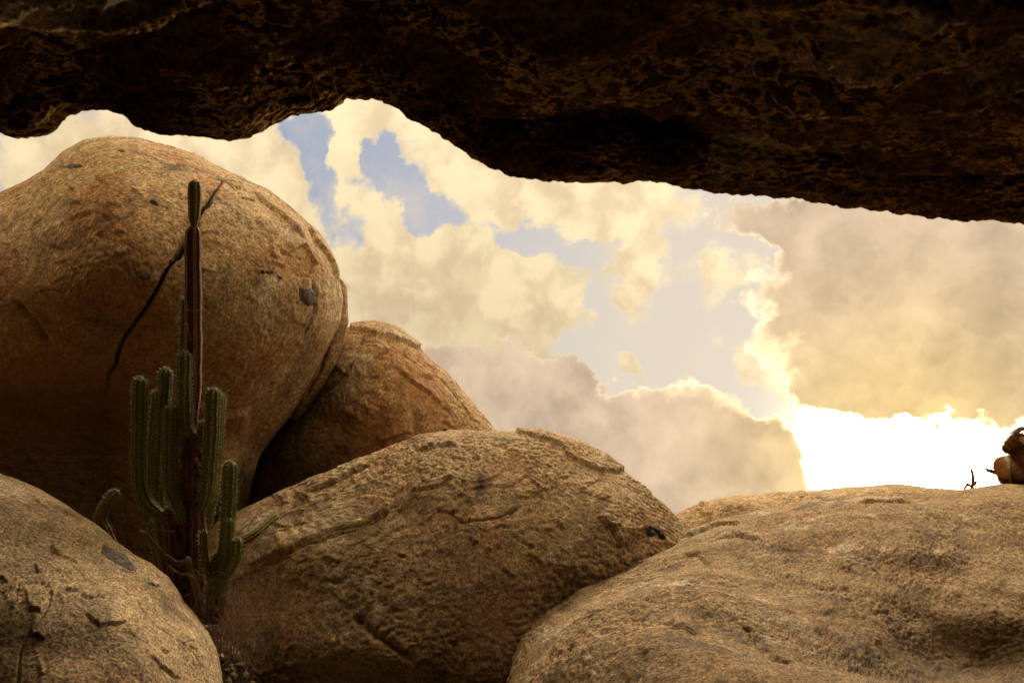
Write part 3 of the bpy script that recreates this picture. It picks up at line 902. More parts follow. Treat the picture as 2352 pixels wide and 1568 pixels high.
# ------------------------------------------------------------------ cactus
def plant_material(name, young, old, crest, bark=None):
    m = bpy.data.materials.new(name)
    m.use_nodes = True
    g = Graph(m.node_tree)
    co = S(g, g.node('ShaderNodeTexCoord').outputs['Object'])
    n = g.noise(co, 18.0, 5.0, 0.65)
    n2 = g.noise(co, 70.0, 3.0, 0.6)
    age = g.step(g.attr('age') + (n - 0.5) * 0.7, 0.3, 0.7)
    col = g.mix(age, young, old)
    col = g.mix(g.attr('crest') * 0.75, col, crest)
    v = g.step(n2, 0.3, 0.7, 0.65, 1.3)
    col = g.mix(1.0, col, g.combine(v, v, v), 'MULTIPLY')
    scar = g.step(g.noise(co, 30.0, 4.0, 0.7), 0.64, 0.72)
    col = g.mix(scar * 0.6, col, (0.20, 0.13, 0.07))
    bn = g.node('ShaderNodeBump', {'Height': n2, 'Distance': 0.004})
    bs = g.node('ShaderNodeBsdfPrincipled', {'Base Color': col, 'Roughness': 0.6, 'Specular IOR Level': 0.3, 'Normal': S(g, bn.outputs[0])})
    out = g.node('ShaderNodeOutputMaterial')
    g.t.links.new(bs.outputs[0], out.inputs[0])
    return m


def simple_material(name, c1, c2, scale=20.0, rough=0.8, stretch=None, bump=0.004, trans=0.0):
    m = bpy.data.materials.new(name)
    m.use_nodes = True
    g = Graph(m.node_tree)
    co = S(g, g.node('ShaderNodeTexCoord').outputs['Object'])
    if stretch: co = g.vec('MULTIPLY', co, stretch)
    n = g.noise(co, scale, 6.0, 0.68)
    col = g.mix(g.step(n, 0.3, 0.7), c1, c2)
    bn = g.node('ShaderNodeBump', {'Height': n, 'Distance': bump})
    bs = g.node('ShaderNodeBsdfPrincipled', {'Base Color': col, 'Roughness': rough, 'Specular IOR Level': 0.2, 'Normal': S(g, bn.outputs[0])})
    out = g.node('ShaderNodeOutputMaterial')
    g.t.links.new(bs.outputs[0], out.inputs[0])
    return m


M_GREEN = plant_material('cactus_green', (0.165, 0.18, 0.034), (0.23, 0.11, 0.05), (0.40, 0.37, 0.13))
M_PURPLE = plant_material('cactus_purple', (0.13, 0.040, 0.022), (0.11, 0.036, 0.02), (0.40, 0.24, 0.12))
M_TOP = plant_material('cactus_tip', (0.19, 0.155, 0.06), (0.15, 0.065, 0.03), (0.30, 0.24, 0.11))
M_SPINE = simple_material('cactus_spines', (0.70, 0.57, 0.34), (0.85, 0.73, 0.50), 40)
M_BARK = simple_material('cactus_bark', (0.09, 0.028, 0.018), (0.36, 0.165, 0.09), 22, stretch=(1.6, 1.6, 0.28), bump=0.03)
M_WOOD = simple_material('dead_wood', (0.13, 0.085, 0.055), (0.36, 0.26, 0.17), 26, stretch=(1.0, 1.0, 0.6), bump=0.012)
M_STRAW = simple_material('dry_straw', (0.40, 0.29, 0.17), (0.62, 0.50, 0.32), 12)
M_GRASS = simple_material('dry_grass', (0.12, 0.05, 0.035), (0.38, 0.24, 0.13), 6)


def smooth_path(pts, n):
    P = np.asarray(pts, float)
    P = np.vstack([2 * P[0] - P[1], P, 2 * P[-1] - P[-2]])
    seg = np.linspace(0, len(P) - 3 - 1e-6, n)
    out = []
    for s in seg:
        k = int(s); t = s - k
        a, b, c, d = P[k], P[k + 1], P[k + 2], P[k + 3]
        out.append(0.5 * ((2 * b) + (-a + c) * t + (2 * a - 5 * b + 4 * c - d) * t * t + (-a + 3 * b - 3 * c + d) * t ** 3))
    return np.array(out)


def frames(P):
    T = np.gradient(P, axis=0)
    T /= np.linalg.norm(T, axis=1, keepdims=True)
    u = np.cross(T[0], [0.3, 1.0, 0.1]); u /= np.linalg.norm(u)
    Us, Ws = [], []
    for t in T:
        u = u - t * (u @ t); u /= np.linalg.norm(u)
        Us.append(u); Ws.append(np.cross(t, u))
    return T, np.array(Us), np.array(Ws)


def tube(P, rad, m=10, ribs=0, depth=0.16, phase=0.0, jitter=0.0, seed=0):
    """swept closed surface; returns verts, quads, crest weight, position along"""
    T, U, W = frames(P)
    th = np.linspace(0, 2 * math.pi, m, endpoint=False) + phase
    prof = np.ones(m); crest = np.zeros(m)
    if ribs:
        c = np.abs(np.cos(ribs * (th - phase) / 2))
        prof = 1 - depth + depth * c ** 0.75
        crest = sstep(c, 0.90, 0.99)
    n = len(P)
    rr = np.asarray(rad)[:, None] * prof[None, :]
    if jitter:
        base = P[:, None, :] + U[:, None, :] * np.cos(th)[None, :, None] * 0.05 + W[:, None, :] * np.sin(th)[None, :, None] * 0.05
        rr = rr * (1 + jitter * fbm(base.reshape(-1, 3).astype(np.float32), 22, 3, 0.6, seed=seed).reshape(n, m) * 2)
    V = P[:, None, :] + rr[:, :, None] * (np.cos(th)[None, :, None] * U[:, None, :] + np.sin(th)[None, :, None] * W[:, None, :])
    I = np.arange(n * m).reshape(n, m)
    J = np.roll(I, -1, 1)
    Q = np.stack([I[:-1], J[:-1], J[1:], I[1:]], -1).reshape(-1, 4)
    cr = np.tile(crest, n); al = np.repeat(np.linspace(0, 1, n), m)
    return V.reshape(-1, 3), Q, cr, al


def px_path(pts, depth):
    return [at(p[0], p[1], depth + (p[2] if len(p) > 2 else 0.0)) for p in pts]


def spine_mesh(name, P, rad, ribs, depth, phase, seed, length=0.021, step=0.023, k=6, t0=0.0, wid=0.0015):
    rg = np.random.RandomState(seed)
    T, U, W = frames(P)
    L = np.concatenate([[0], np.cumsum(np.linalg.norm(np.diff(P, axis=0), axis=1))])
    V, F = [], []
    for r in range(ribs):
        th = phase + 2 * math.pi * r / ribs
        for s in np.arange(L[-1] * t0 + rg.uniform(0, step), L[-1] * 0.997, step):
            c = np.array([np.interp(s, L, P[:, q]) for q in range(3)])
            q = int(np.searchsorted(L, s)); q = min(q, len(P) - 1)
            u, w, t = U[q], W[q], T[q]
            R_ = np.interp(s, L, rad)
            out = u * math.cos(th) + w * math.sin(th)
            side = np.cross(t, out)
            b = c + out * R_ * 0.97
            for _ in range(k):
                d = out * rg.uniform(0.5, 1.1) + side * rg.normal(0, 0.75) + t * rg.normal(0.1, 0.65)
                d /= np.linalg.norm(d)
                l = length * rg.uniform(0.55, 1.25)
                n1 = np.cross(d, [0.2, 1.0, 0.3]); n1 /= np.linalg.norm(n1)
                n2 = np.cross(d, n1)
                i = len(V)
                V += [b + n1 * wid, b - n1 * wid * .5 + n2 * wid * .86, b - n1 * wid * .5 - n2 * wid * .86, b + d * l]
                F += [(i, i + 1, i + 3), (i + 1, i + 2, i + 3), (i + 2, i, i + 3)]
    return V, F


CACTUS_BASE = np.array([CACT[0], CACT[1], float(ground_z(CACT[0], CACT[1])) - 0.02])


def column(parent, origin, pts, depth, w, ribs=8, seed=1, mat=None, base_r=0.75, old=0.10, spines=True, tip=True, taper_tip=1.0,
           name='stem', sp_len=0.025, n=None, dep=0.24, rad_fn=None, sp_t0=None, label=None):
    P3 = px_path(pts, depth)
    Lp = sum(np.linalg.norm(np.array(a) - np.array(b)) for a, b in zip(P3, P3[1:]))
    n = n or max(24, int(Lp / 0.014))
    P = smooth_path(P3, n)
    L = np.concatenate([[0], np.cumsum(np.linalg.norm(np.diff(P, axis=0), axis=1))])
    R0 = w * 0.92 / 2 * depth / FPX
    t = L / L[-1]
    rad = R0 * (base_r + (1 - base_r) * sstep(t, 0.0, 0.25))
    rad = rad * (1 + 0.035 * np.sin(L * 21 + seed) + 0.02 * np.sin(L * 47 + seed * 2))
    if rad_fn is not None:
        rad = rad * rad_fn(t)
    if tip:
        q = np.clip((L[-1] - L) / (R0 * 1.15 * taper_tip), 0, 1)
        rad = rad * np.sqrt(np.clip(1 - (1 - q) ** 2, 0.0004, 1))
    else:
        rad[-1] *= 0.02; P[-1] = P[-2]
    ph = seed * 0.7
    V, Q, cr, al = tube(P, rad, ribs * 6, ribs, dep, ph)
    age = np.clip(1.0 - al / max(old, 1e-3), 0, 1) if old > 0 else al * 0
    me = mesh_np(name, V - origin, Q, attrs={'crest': cr, 'age': age})
    o = link(name, me, mat or M_GREEN, parent)
    if label: o['label'] = label
    if spines:
        SV, SF = spine_mesh('spines', P, rad, ribs, dep, ph, seed, length=sp_len, t0=(old * 0.5 if sp_t0 is None else sp_t0))
        sm = mesh_np('spines', np.array(SV) - origin, tris=np.array(SF), smooth=False)
        so = link('spines', sm, M_SPINE, o)
        so['kind'] = 'stuff'
    return o


def build_cactus():
    org = CACTUS_BASE
    c = empty('column_cactus', org)
    tag(c, 'tall many-stemmed column cactus growing in front of the cracked boulder', 'cactus')
    # woody trunk with torn bark
    P = smooth_path(px_path([(441, 985), (437, 1030), (436, 1090), (432, 1160), (430, 1240), (434, 1320), (442, 1420)], 5.0), 90)
    t = np.linspace(0, 1, 90)
    rad = np.interp(t, [0, .15, .4, .6, .8, 1], [13, 19, 21, 27, 29, 34]) * 5.0 / FPX
    V, Q, cr, al = tube(P, rad, 40, 7, 0.16, 0.3, jitter=0.45, seed=4)
    link('trunk', mesh_np('trunk', V - org, Q), M_BARK, c)
    # loose bark strips on the trunk
    rg = random.Random(9)
    for k in range(9):
        y0 = rg.uniform(1020, 1260); x0 = 434 + rg.uniform(-20, 20)
        ln = rg.uniform(40, 110)
        P = smooth_path(px_path([(x0, y0, -0.06), (x0 + rg.uniform(-4, 4), y0 + ln * .5, -0.075), (x0 + rg.uniform(-8, 8), y0 + ln, -0.065)], 5.0), 14)
        V, Q, _, _ = tube(P, np.interp(np.linspace(0, 1, 14), [0, .5, 1], [0.002, 0.012, 0.003]), 6, jitter=0.3, seed=k)
        link('bark_strip', mesh_np('bark_strip', V - org, Q), M_BARK, c)
    # tall purple stem and its green top joint
    main = column(c, org, [(441, 1000), (444, 900), (445, 780), (444, 660), (443, 570), (445, 516)], 5.0, 41, ribs=7, seed=2, mat=M_PURPLE, base_r=0.72, old=0.0,
                  sp_len=0.008, dep=0.20, rad_fn=lambda t: np.interp(t, [0, .3, .75, .93, 1], [.82, 1, 1.0, .95, .8]), label='tall dark purple stem')
    column(c, org, [(446, 524), (446, 505), (447, 470), (447, 412)], 5.0, 34, ribs=7, seed=2, mat=M_TOP, base_r=0.55, old=0.0, sp_len=0.008, dep=0.20,
           rad_fn=lambda t: np.interp(t, [0, .25, .55, .85, 1], [.75, .85, 1, .92, .85]), taper_tip=0.7, label='olive top joint of the tall stem')
    S_ = [([(443, 1000), (432, 940), (424, 830), (426, 680)], 5.07, 22, 8, 21, .1),
          ([(441, 1000), (432, 985), (425, 960), (424, 900), (425, 803)], 4.93, 37, 9, 22, .06),
          ([(395, 1200), (362, 1178), (340, 1160), (324, 1128), (319, 1085), (319, 1000), (322, 862)], 4.93, 35, 9, 23, .22),
          ([(398, 1215), (372, 1180), (366, 1140), (368, 1060), (374, 960), (381, 842)], 5.06, 33, 9, 24, .12),
          ([(392, 1220), (362, 1190), (352, 1150), (351, 1060), (356, 960), (361, 893)], 5.10, 25, 8, 25, .12),
          ([(420, 1200), (408, 1160), (394, 1125), (391, 1060), (392, 990), (394, 930)], 4.90, 36, 9, 26, .12),
          ([(455, 1180), (462, 1120), (463, 1060), (466, 962)], 5.07, 18, 8, 27, .12),
          ([(440, 1190), (462, 1168), (476, 1130), (483, 1060), (488, 980), (491, 888)], 4.93, 36, 9, 28, .14),
          ([(446, 1200), (472, 1180), (488, 1140), (496, 1060), (502, 980), (506, 900)], 5.04, 26, 9, 29, .14),
          ([(458, 1280), (475, 1215), (486, 1160), (494, 1080)], 5.14, 17, 8, 30, .1)]
    for (pts, dp, w, ribs, sd, old) in S_:
        column(c, org, pts, dp, w, ribs, sd, M_GREEN, 0.7, old)
    # bare lower stems
    for (pts, dp, w, sd) in (([(392, 1160), (396, 1220), (402, 1290), (418, 1400)], 4.95, 38, 41), ([(366, 1175), (372, 1230), (382, 1300), (402, 1400)], 5.05, 34, 42),
                             ([(452, 1150), (456, 1210), (456, 1290), (450, 1400)], 4.93, 40, 43), ([(350, 1190), (360, 1260), (374, 1320), (396, 1400)], 5.12, 26, 44)):
        column(c, org, pts[::-1], dp, w, 7, sd, M_PURPLE if sd in (41, 43) else M_GREEN, 0.9, 0.9, sp_t0=0.2, name='old_stem', sp_len=0.010)
    return c


build_cactus()


def cluster():
    b = at(512, 1345, 4.78)
    b[2] = min(b[2], ground_z(b[0], b[1]))
    c = empty('column_cactus', b)
    tag(c, 'short green cactus cluster at the foot of the tall cactus, against the pale central boulder', 'cactus')
    for (pts, dp, w, ribs, sd, old) in (([(508, 1360), (512, 1300), (520, 1230), (526, 1150), (529, 1057)], 4.80, 35, 8, 51, .12),
                                        ([(512, 1350), (518, 1300), (524, 1250), (527, 1188)], 4.74, 25, 8, 52, .1),
                                        ([(492, 1345), (508, 1330), (530, 1305), (542, 1275), (546, 1233)], 4.72, 27, 7, 53, .15),
                                        ([(486, 1350), (478, 1310), (470, 1270), (467, 1216)], 4.76, 20, 6, 54, .1),
                                        ([(500, 1360), (492, 1320), (497, 1285), (505, 1270)], 4.78, 24, 7, 55, .6)):
        column(c, b, [(p[0], p[1]) for p in [(pts[0][0] - 15, 1430)] + pts], dp, w, ribs, sd, M_GREEN, 0.8, old + .1)


cluster()


def side_cactus():
    b = at(300, 1500, 4.95)
    c = empty('column_cactus', b)
    tag(c, 'small bent cactus stem poking up in the shadow behind the lower left boulder', 'cactus')
    column(c, b, [(310, 1500), (270, 1290), (246, 1225), (234, 1203), (231, 1186), (241, 1163), (255, 1143), (272, 1126)], 4.95, 26, 8, 61, M_GREEN, 0.8, 1.4)


side_cactus()

# a broken stem lying on the pale boulder
mid_tree = mid.bvh()


def on_rock(tree, px, py, lift=0.0):
    o = Vector(CAM); d = Vector(at(px, py, 1.0) - CAM).normalized()
    h, nrm, _, _ = tree.ray_cast(o, d)
    if h is None: return None
    if nrm.dot(d) > 0: nrm = -nrm
    return np.array(h + nrm * lift)


def fallen():
    w = 25
    a = [on_rock(mid_tree, x, y, 0.034) for (x, y) in ((548, 1262), (570, 1249), (595, 1232), (620, 1212), (643, 1192))]
    a = [q for q in a if q is not None]
    P = smooth_path(a, 40)
    b = P[0]
    R0 = 0.036
    rad = np.full(40, R0); rad[0] *= .6; rad[-1] *= 0.02; P[-1] = P[-2]
    V, Q, cr, al = tube(P, rad, 48, 8, 0.2, 0.3)
    o = empty('cactus_stem', b)
    tag(o, 'broken green cactus stem lying on the slope of the pale central boulder', 'cactus')
    s = link('stem', mesh_np('stem', V - b, Q, attrs={'crest': cr, 'age': al * 0 + .38}), M_GREEN, o)
    SV, SF = spine_mesh('spines', P, rad, 8, .2, .3, 5, length=0.006, k=4)
    so = link('spines', mesh_np('spines', np.array(SV) - b, tris=np.array(SF), smooth=False), M_SPINE, o)
    so['kind'] = 'stuff'


fallen()


# ------------------------------------------------------------------ dead wood, grass and litter round the cactus
def branch(name, label, limbs, mat=M_WOOD, cat='branch', jit=0.35):
    """one piece of wood: several joined limbs, each a list of (px, py, depth) with end widths in px"""
    Vs, Qs, k = [], [], 0
    base = None
    for (pts, w0, w1) in limbs:
        P3 = [at(*p) for p in pts]
        if base is None: base = np.array(P3[0])
        n = max(10, 6 * len(pts))
        P = smooth_path(P3, n)
        d = pts[0][2]
        rad = np.linspace(w0, w1, n) / 2 * d / FPX
        rad[-1] *= 0.3; rad[0] *= 0.5
        V, Q, _, _ = tube(P, rad, 10, jitter=jit, seed=len(Vs) + 3)
        Vs.append(V); Qs.append(Q + k); k += len(V)
    V = np.concatenate(Vs); Q = np.concatenate(Qs)
    o = link(name, mesh_np(name, V - base, Q), mat)
    o.location = base
    tag(o, label, cat)
    return o


branch('dead_branch', 'weathered dead branch leaning out over the speckled boulder from the cactus foot',
       [([(418, 1297, 4.72), (400, 1290, 4.70), (372, 1268, 4.68), (350, 1242, 4.66), (335, 1226, 4.66), (321, 1218, 4.68)], 12, 8),
        ([(336, 1226, 4.66), (352, 1219, 4.68), (375, 1217, 4.70), (404, 1222, 4.74)], 4, 2), ([(402, 1291, 4.70), (425, 1288, 4.72), (436, 1283, 4.75)], 7, 4),
        ([(326, 1222, 4.68), (320, 1232, 4.68), (314, 1244, 4.68)], 2.5, 1)])
branch('dead_branch', 'thick grey dead stub standing below the cactus trunk',
       [([(466, 1420, 4.62), (460, 1385, 4.62), (450, 1350, 4.63), (440, 1315, 4.65), (428, 1278, 4.68)], 17, 14), ([(447, 1332, 4.63), (430, 1318, 4.6), (415, 1318, 4.6), (398, 1308, 4.58), (386, 1296, 4.56)], 8, 4)])
branch('dead_branch', 'slim pale twig slanting up beside the cactus trunk',
       [([(446, 1300, 4.70), (458, 1270, 4.70), (464, 1240, 4.72), (470, 1212, 4.74)], 4, 2)])
branch('dry_stalk', 'short pale broken stalk caught among the cactus stems',
       [([(386, 1150, 4.8), (392, 1165, 4.8), (402, 1180, 4.8)], 5, 1.5)], M_STRAW, 'stalk')


def strand(pts, w0=1.4, w1=0.8, n=30):
    P = smooth_path([at(*p) for p in pts], n)
    d = pts[0][2]
    return tube(P, np.linspace(w0, w1, n) / 2 * d / FPX, 5)[:2]


def strands(name, label, cat, lines, mat, kind=None, w=(1.4, 0.8)):
    Vs, Qs, k = [], [], 0
    for ln in lines:
        V, Q = strand(ln, *w)
        Vs.append(V); Qs.append(Q + k); k += len(V)
    V = np.concatenate(Vs)
    b = V[0].copy()
    o = link(name, mesh_np(name, V - b, np.concatenate(Qs)), mat)
    o.location = b
    tag(o, label, cat, kind=kind)
    return o


strands('dry_vine', 'thin pale dry vine looped round the upper part of the purple cactus stem', 'vine',
        [[(468, 707, 4.96), (458, 712, 4.93), (440, 715, 4.92), (430, 710, 4.94), (421, 722, 4.95), (423, 735, 4.94), (432, 752, 4.93), (438, 780, 4.93), (450, 776, 4.92), (466, 768, 4.94)]], M_STRAW)
strands('dry_vine', 'thin pale dry vine tendrils dangling beside the lower purple cactus stem', 'vine',
        [[(462, 850, 4.95), (471, 880, 4.94), (473, 905, 4.93), (466, 925, 4.92), (461, 950, 4.92), (460, 985, 4.92)], [(463, 922, 4.92), (450, 918, 4.91), (441, 925, 4.91), (446, 940, 4.91), (456, 955, 4.91), (452, 975, 4.91)]], M_STRAW)
strands('grass_blade', 'long pale dry blade hanging in the gap beside the speckled boulder', 'grass',
        [[(528, 1395, 4.5), (520, 1430, 4.45), (510, 1465, 4.4), (496, 1494, 4.35)]], M_STRAW, w=(2.0, 1.0))
strands('grass_blade', 'pale dry blade drooping straight down over the dark gap', 'grass',
        [[(534, 1400, 4.6), (538, 1440, 4.55), (541, 1470, 4.5)]], M_STRAW, w=(1.8, 0.9))
strands('grass_blade', 'curled pale blades springing from the reddish dry grass by the pale boulder', 'grass',
        [[(540, 1420, 4.6), (560, 1360, 4.6), (572, 1320, 4.6), (568, 1300, 4.6)], [(545, 1425, 4.6), (575, 1370, 4.6), (590, 1310, 4.6), (596, 1296, 4.6)]], M_STRAW, w=(1.6, 0.8))


def grass():
    rg = random.Random(4)
    lines = []
    for k in range(170):
        x0 = rg.gauss(505, 34); y0 = rg.uniform(1390, 1520); d = rg.uniform(4.5, 4.95)
        lean = rg.gauss(22, 34); h = rg.uniform(30, 150)
        lines.append([(x0, y0, d), (x0 + lean * .3, y0 - h * .45, d - .02), (x0 + lean, y0 - h * rg.uniform(.6, 1), d - rg.uniform(0, .08)), (x0 + lean * 1.8, y0 - h * rg.uniform(.5, .9), d - .05)])
    Vs, Qs, k = [], [], 0
    for ln in lines:
        P = smooth_path([at(*p) for p in ln], 9)
        V, Q, _, _ = tube(P, np.linspace(0.0022, 0.0008, 9), 3)
        Vs.append(V); Qs.append(Q + k); k += len(V)
    V = np.concatenate(Vs); b = V[0].copy()
    o = link('dry_grass', mesh_np('dry_grass', V - b, np.concatenate(Qs)), M_GRASS)
    o.location = b
    tag(o, 'reddish dry grass tangled in the dark gap below the cactus', 'grass', kind='stuff')
    # litter: chips and snapped twigs
    Vs, Qs, k = [], [], 0
    for q in range(420):
        x = CACT[0] + rg.gauss(0.05, 0.32); y = CACT[1] + rg.gauss(-0.2, 0.3)
        z = float(ground_z(x, y)) + rg.uniform(0.0, 0.06)
        a = rg.uniform(0, 6.28); l = rg.uniform(0.03, 0.13)
        p = np.array([x, y, z]); e = p + np.array([math.cos(a) * l, math.sin(a) * l, rg.uniform(-.02, .05)])
        V, Q, _, _ = tube(np.linspace(p, e, 4), [0.002, 0.004, 0.004, 0.001], 5)
        Vs.append(V); Qs.append(Q + k); k += len(V)
    V = np.concatenate(Vs); b = V[0].copy()
    o = link('leaf_litter', mesh_np('leaf_litter', V - b, np.concatenate(Qs)), M_WOOD)
    o.location = b
    tag(o, 'dry twigs and litter on the soil round the cactus foot', 'litter', kind='stuff')


grass()


def gravel():
    """chips and pebbles caught in the crack below the cactus"""
    rg = np.random.RandomState(12)
    ph = np.array([[0, 0, 1], [.9, 0, .4], [.28, .85, .4], [-.72, .53, .4], [-.72, -.53, .4], [.28, -.85, .4],
                   [.72, .53, -.4], [-.28, .85, -.4], [-.9, 0, -.4], [-.28, -.85, -.4], [.72, -.53, -.4], [0, 0, -1]])
    fc = np.array([[0, 1, 2], [0, 2, 3], [0, 3, 4], [0, 4, 5], [0, 5, 1], [1, 6, 2], [2, 7, 3], [3, 8, 4], [4, 9, 5], [5, 10, 1],
                   [2, 6, 7], [3, 7, 8], [4, 8, 9], [5, 9, 10], [1, 10, 6], [11, 7, 6], [11, 8, 7], [11, 9, 8], [11, 10, 9], [11, 6, 10]])
    Vs, Fs, k = [], [], 0
    for q in range(700):
        x = CACT[0] + rg.normal(0.12, 0.38); y = CACT[1] + rg.normal(-0.3, 0.38)
        r = rg.uniform(0.008, 0.03) if q > 40 else rg.uniform(0.03, 0.06)
        c = np.array([x, y, float(ground_z(np.float64(x), np.float64(y))) + r * 0.3])
        V = ph * r * rg.uniform(0.6, 1.2, 3) * rg.uniform(0.8, 1.2, (12, 1)) + c
        Vs.append(V); Fs.append(fc + k); k += 12
    V = np.concatenate(Vs); b = V[0].copy()
    o = link('gravel', mesh_np('gravel', V - b, tris=np.concatenate(Fs), smooth=False, attrs={'rust_and_shade': np.zeros(len(V)), 'lichen': np.zeros(len(V)), 'stain_and_shade': np.zeros(len(V))}), ROCK)
    o.location = b
    tag(o, 'stone chips and grit caught in the dark gap at the cactus foot', 'gravel', kind='stuff')


gravel()

# ------------------------------------------------------------------ goat on the ridge
def goat_material():
    m = bpy.data.materials.new('goat_coat')
    m.use_nodes = True
    g = Graph(m.node_tree)
    co = S(g, g.node('ShaderNodeTexCoord').outputs['Object'])
    n = g.noise(g.vec('MULTIPLY', co, (1.0, 1.0, 0.4)), 60.0, 4.0, 0.7)
    col = g.mix(g.attr('pale'), (0.55, 0.27, 0.10), (0.98, 0.86, 0.60))
    col = g.mix(g.attr('dark'), col, (0.19, 0.10, 0.05))
    v = g.step(n, 0.3, 0.7, 0.6, 1.3)
    col = g.mix(1.0, col, g.combine(v, v, v), 'MULTIPLY')
    bn = g.node('ShaderNodeBump', {'Height': n, 'Distance': 0.01})
    bs = g.node('ShaderNodeBsdfPrincipled', {'Base Color': col, 'Roughness': 0.95, 'Specular IOR Level': 0.0, 'Normal': S(g, bn.outputs[0])})
    tr = g.node('ShaderNodeBsdfTranslucent', {'Color': col})
    mx = g.node('ShaderNodeMixShader', {0: 0.55})
    g.t.links.new(bs.outputs[0], mx.inputs[1]); g.t.links.new(tr.outputs[0], mx.inputs[2])
    out = g.node('ShaderNodeOutputMaterial')
    g.t.links.new(mx.outputs[0], out.inputs[0])
    return m


M_COAT = goat_material()
M_HORN = simple_material('goat_horn', (0.16, 0.11, 0.07), (0.30, 0.22, 0.14), 60, bump=0.01)
M_EYE = simple_material('goat_eye', (0.01, 0.008, 0.006), (0.02, 0.015, 0.01), 10, rough=0.2, bump=0.0)
right_tree = right.bvh()


def build_goat():
    Dg = 7.72
    u = Dg / FPX
    org = at(2335, 1107, Dg) + np.array([0, 0, -0.045])
    def L(px, py, y=0.0):
        """local metres: x right, y away, z up"""
        return at(px, py, Dg + y) - org
    root = empty('goat', org)
    tag(root, 'brown and cream goat with curved horns looking along the ridge of the coarse boulder', 'goat')
    # skeleton: (index, parent, point, radius x)
    pts = [L(2332, 1076, 0.02), L(2313, 1072, 0.16), L(2303, 1076, 0.26), L(2352, 1080, -0.10), L(2372, 1078, -0.20),      # 0 mid 1 loin 2 rump 3 rib 4 chest
           L(2364, 1058, -0.20), L(2350, 1036, -0.20), L(2348, 1012, -0.20), L(2336, 1008, -0.21), L(2324, 1017, -0.22), L(2315, 1027, -0.23), L(2310, 1032, -0.23),  # 5.. neck, head
           L(2316, 1090, 0.20), L(2303, 1101, 0.26), L(2318, 1105, 0.14), L(2330, 1106, 0.06),      # hind leg folded
           L(2318, 1090, 0.36), L(2306, 1101, 0.38), L(2322, 1105, 0.30),
           L(2375, 1092, -0.14), L(2362, 1103, -0.20), L(2384, 1105, -0.12),                         # fore leg folded
           L(2392, 1092, -0.28), L(2380, 1103, -0.36), L(2402, 1105, -0.30),
           L(2314, 1038, -0.22), L(2296, 1080, 0.34)]
    rad = [.136, .130, .108, .142, .135, .120, .105, .085, .078, .058, .042, .030, .075, .038, .026, .024, .07, .036, .024, .06, .03, .022, .06, .03, .022, .018, .055]
    edges = [(0, 1), (1, 2), (0, 3), (3, 4), (4, 5), (5, 6), (6, 7), (7, 8), (8, 9), (9, 10), (10, 11), (1, 12), (12, 13), (13, 14), (14, 15), (1, 16), (16, 17), (17, 18),
             (4, 19), (19, 20), (20, 21), (4, 22), (22, 23), (23, 24), (10, 25), (2, 26)]
    me = bpy.data.meshes.new('body')
    me.from_pydata([tuple(p) for p in pts], edges, [])
    tmp = bpy.data.objects.new('body_cage', me)
    COL.objects.link(tmp)
    sk = tmp.modifiers.new('skin', 'SKIN'); sk.use_smooth_shade = True
    for i, r in enumerate(rad):
        me.skin_vertices[0].data[i].radius = (r, r * (1.0 if i > 4 else 0.95))
        me.skin_vertices[0].data[i].use_root = (i == 0)
    ss = tmp.modifiers.new('sub', 'SUBSURF'); ss.levels = 3; ss.render_levels = 3
    dg = bpy.context.evaluated_depsgraph_get()
    ev = bpy.data.meshes.new_from_object(tmp.evaluated_get(dg))
    bpy.data.objects.remove(tmp)
    nv = len(ev.vertices)
    V = np.zeros(nv * 3, np.float32); ev.vertices.foreach_get('co', V); V = V.reshape(-1, 3)
    Nn = np.zeros(nv * 3, np.float32); ev.vertices.foreach_get('normal', Nn); Nn = Nn.reshape(-1, 3)
    V = V + Nn * (fbm(V, 26.0, 3, 0.6, seed=3) * 0.02)[:, None]
    V[:, 2] = np.maximum(V[:, 2], -0.02)
    ev.vertices.foreach_set('co', V.ravel())
    def coat(V):
        W_ = V + org - CAM
        dp = W_ @ FWD
        X = 1176 + FPX * (W_ @ RGT) / dp + 5 * fbm(V.astype(np.float32), 18, 3, seed=8); Y = 784 - FPX * (W_ @ UPV) / dp + 6 * fbm(V.astype(np.float32), 18, 3, seed=9)
        body = V[:, 1] > -0.17
        pale = poly_inside(X, Y, [(2306, 1046), (2316, 1040), (2326, 1042), (2330, 1058), (2342, 1078), (2356, 1098), (2346, 1100), (2335, 1090), (2324, 1086), (2316, 1072), (2310, 1060)])
        pale2 = poly_inside(X, Y, [(2342, 1040), (2358, 1050), (2364, 1085), (2352, 1082), (2345, 1065)])
        p = np.maximum(sstep(pale, -2, 3), 0.55 * sstep(pale2, -2, 3))
        dk = np.maximum(sstep(poly_inside(X, Y, [(2316, 1085), (2326, 1088), (2340, 1096), (2350, 1100), (2350, 1112), (2305, 1112), (2306, 1100)]), -3, 4),
                        (~body) * sstep(1060 - Y, 0, 20) * 0.75)
        return p * (1 - dk), np.clip(dk, 0, 1)
    p, dk = coat(V)
    for nme, val in (('pale', p), ('dark', dk)):
        a = ev.attributes.new(nme, 'FLOAT', 'POINT'); a.data.foreach_set('value', val.astype(np.float32))
    ev.name = 'body'
    for f in ev.polygons: f.use_smooth = True
    link('body', ev, M_COAT, root)
    # coat: short hair locks lying back and down
    rg = np.random.RandomState(5)
    HV, HF = [], []
    ids = rg.choice(nv, min(nv * 4, 16000), replace=True)
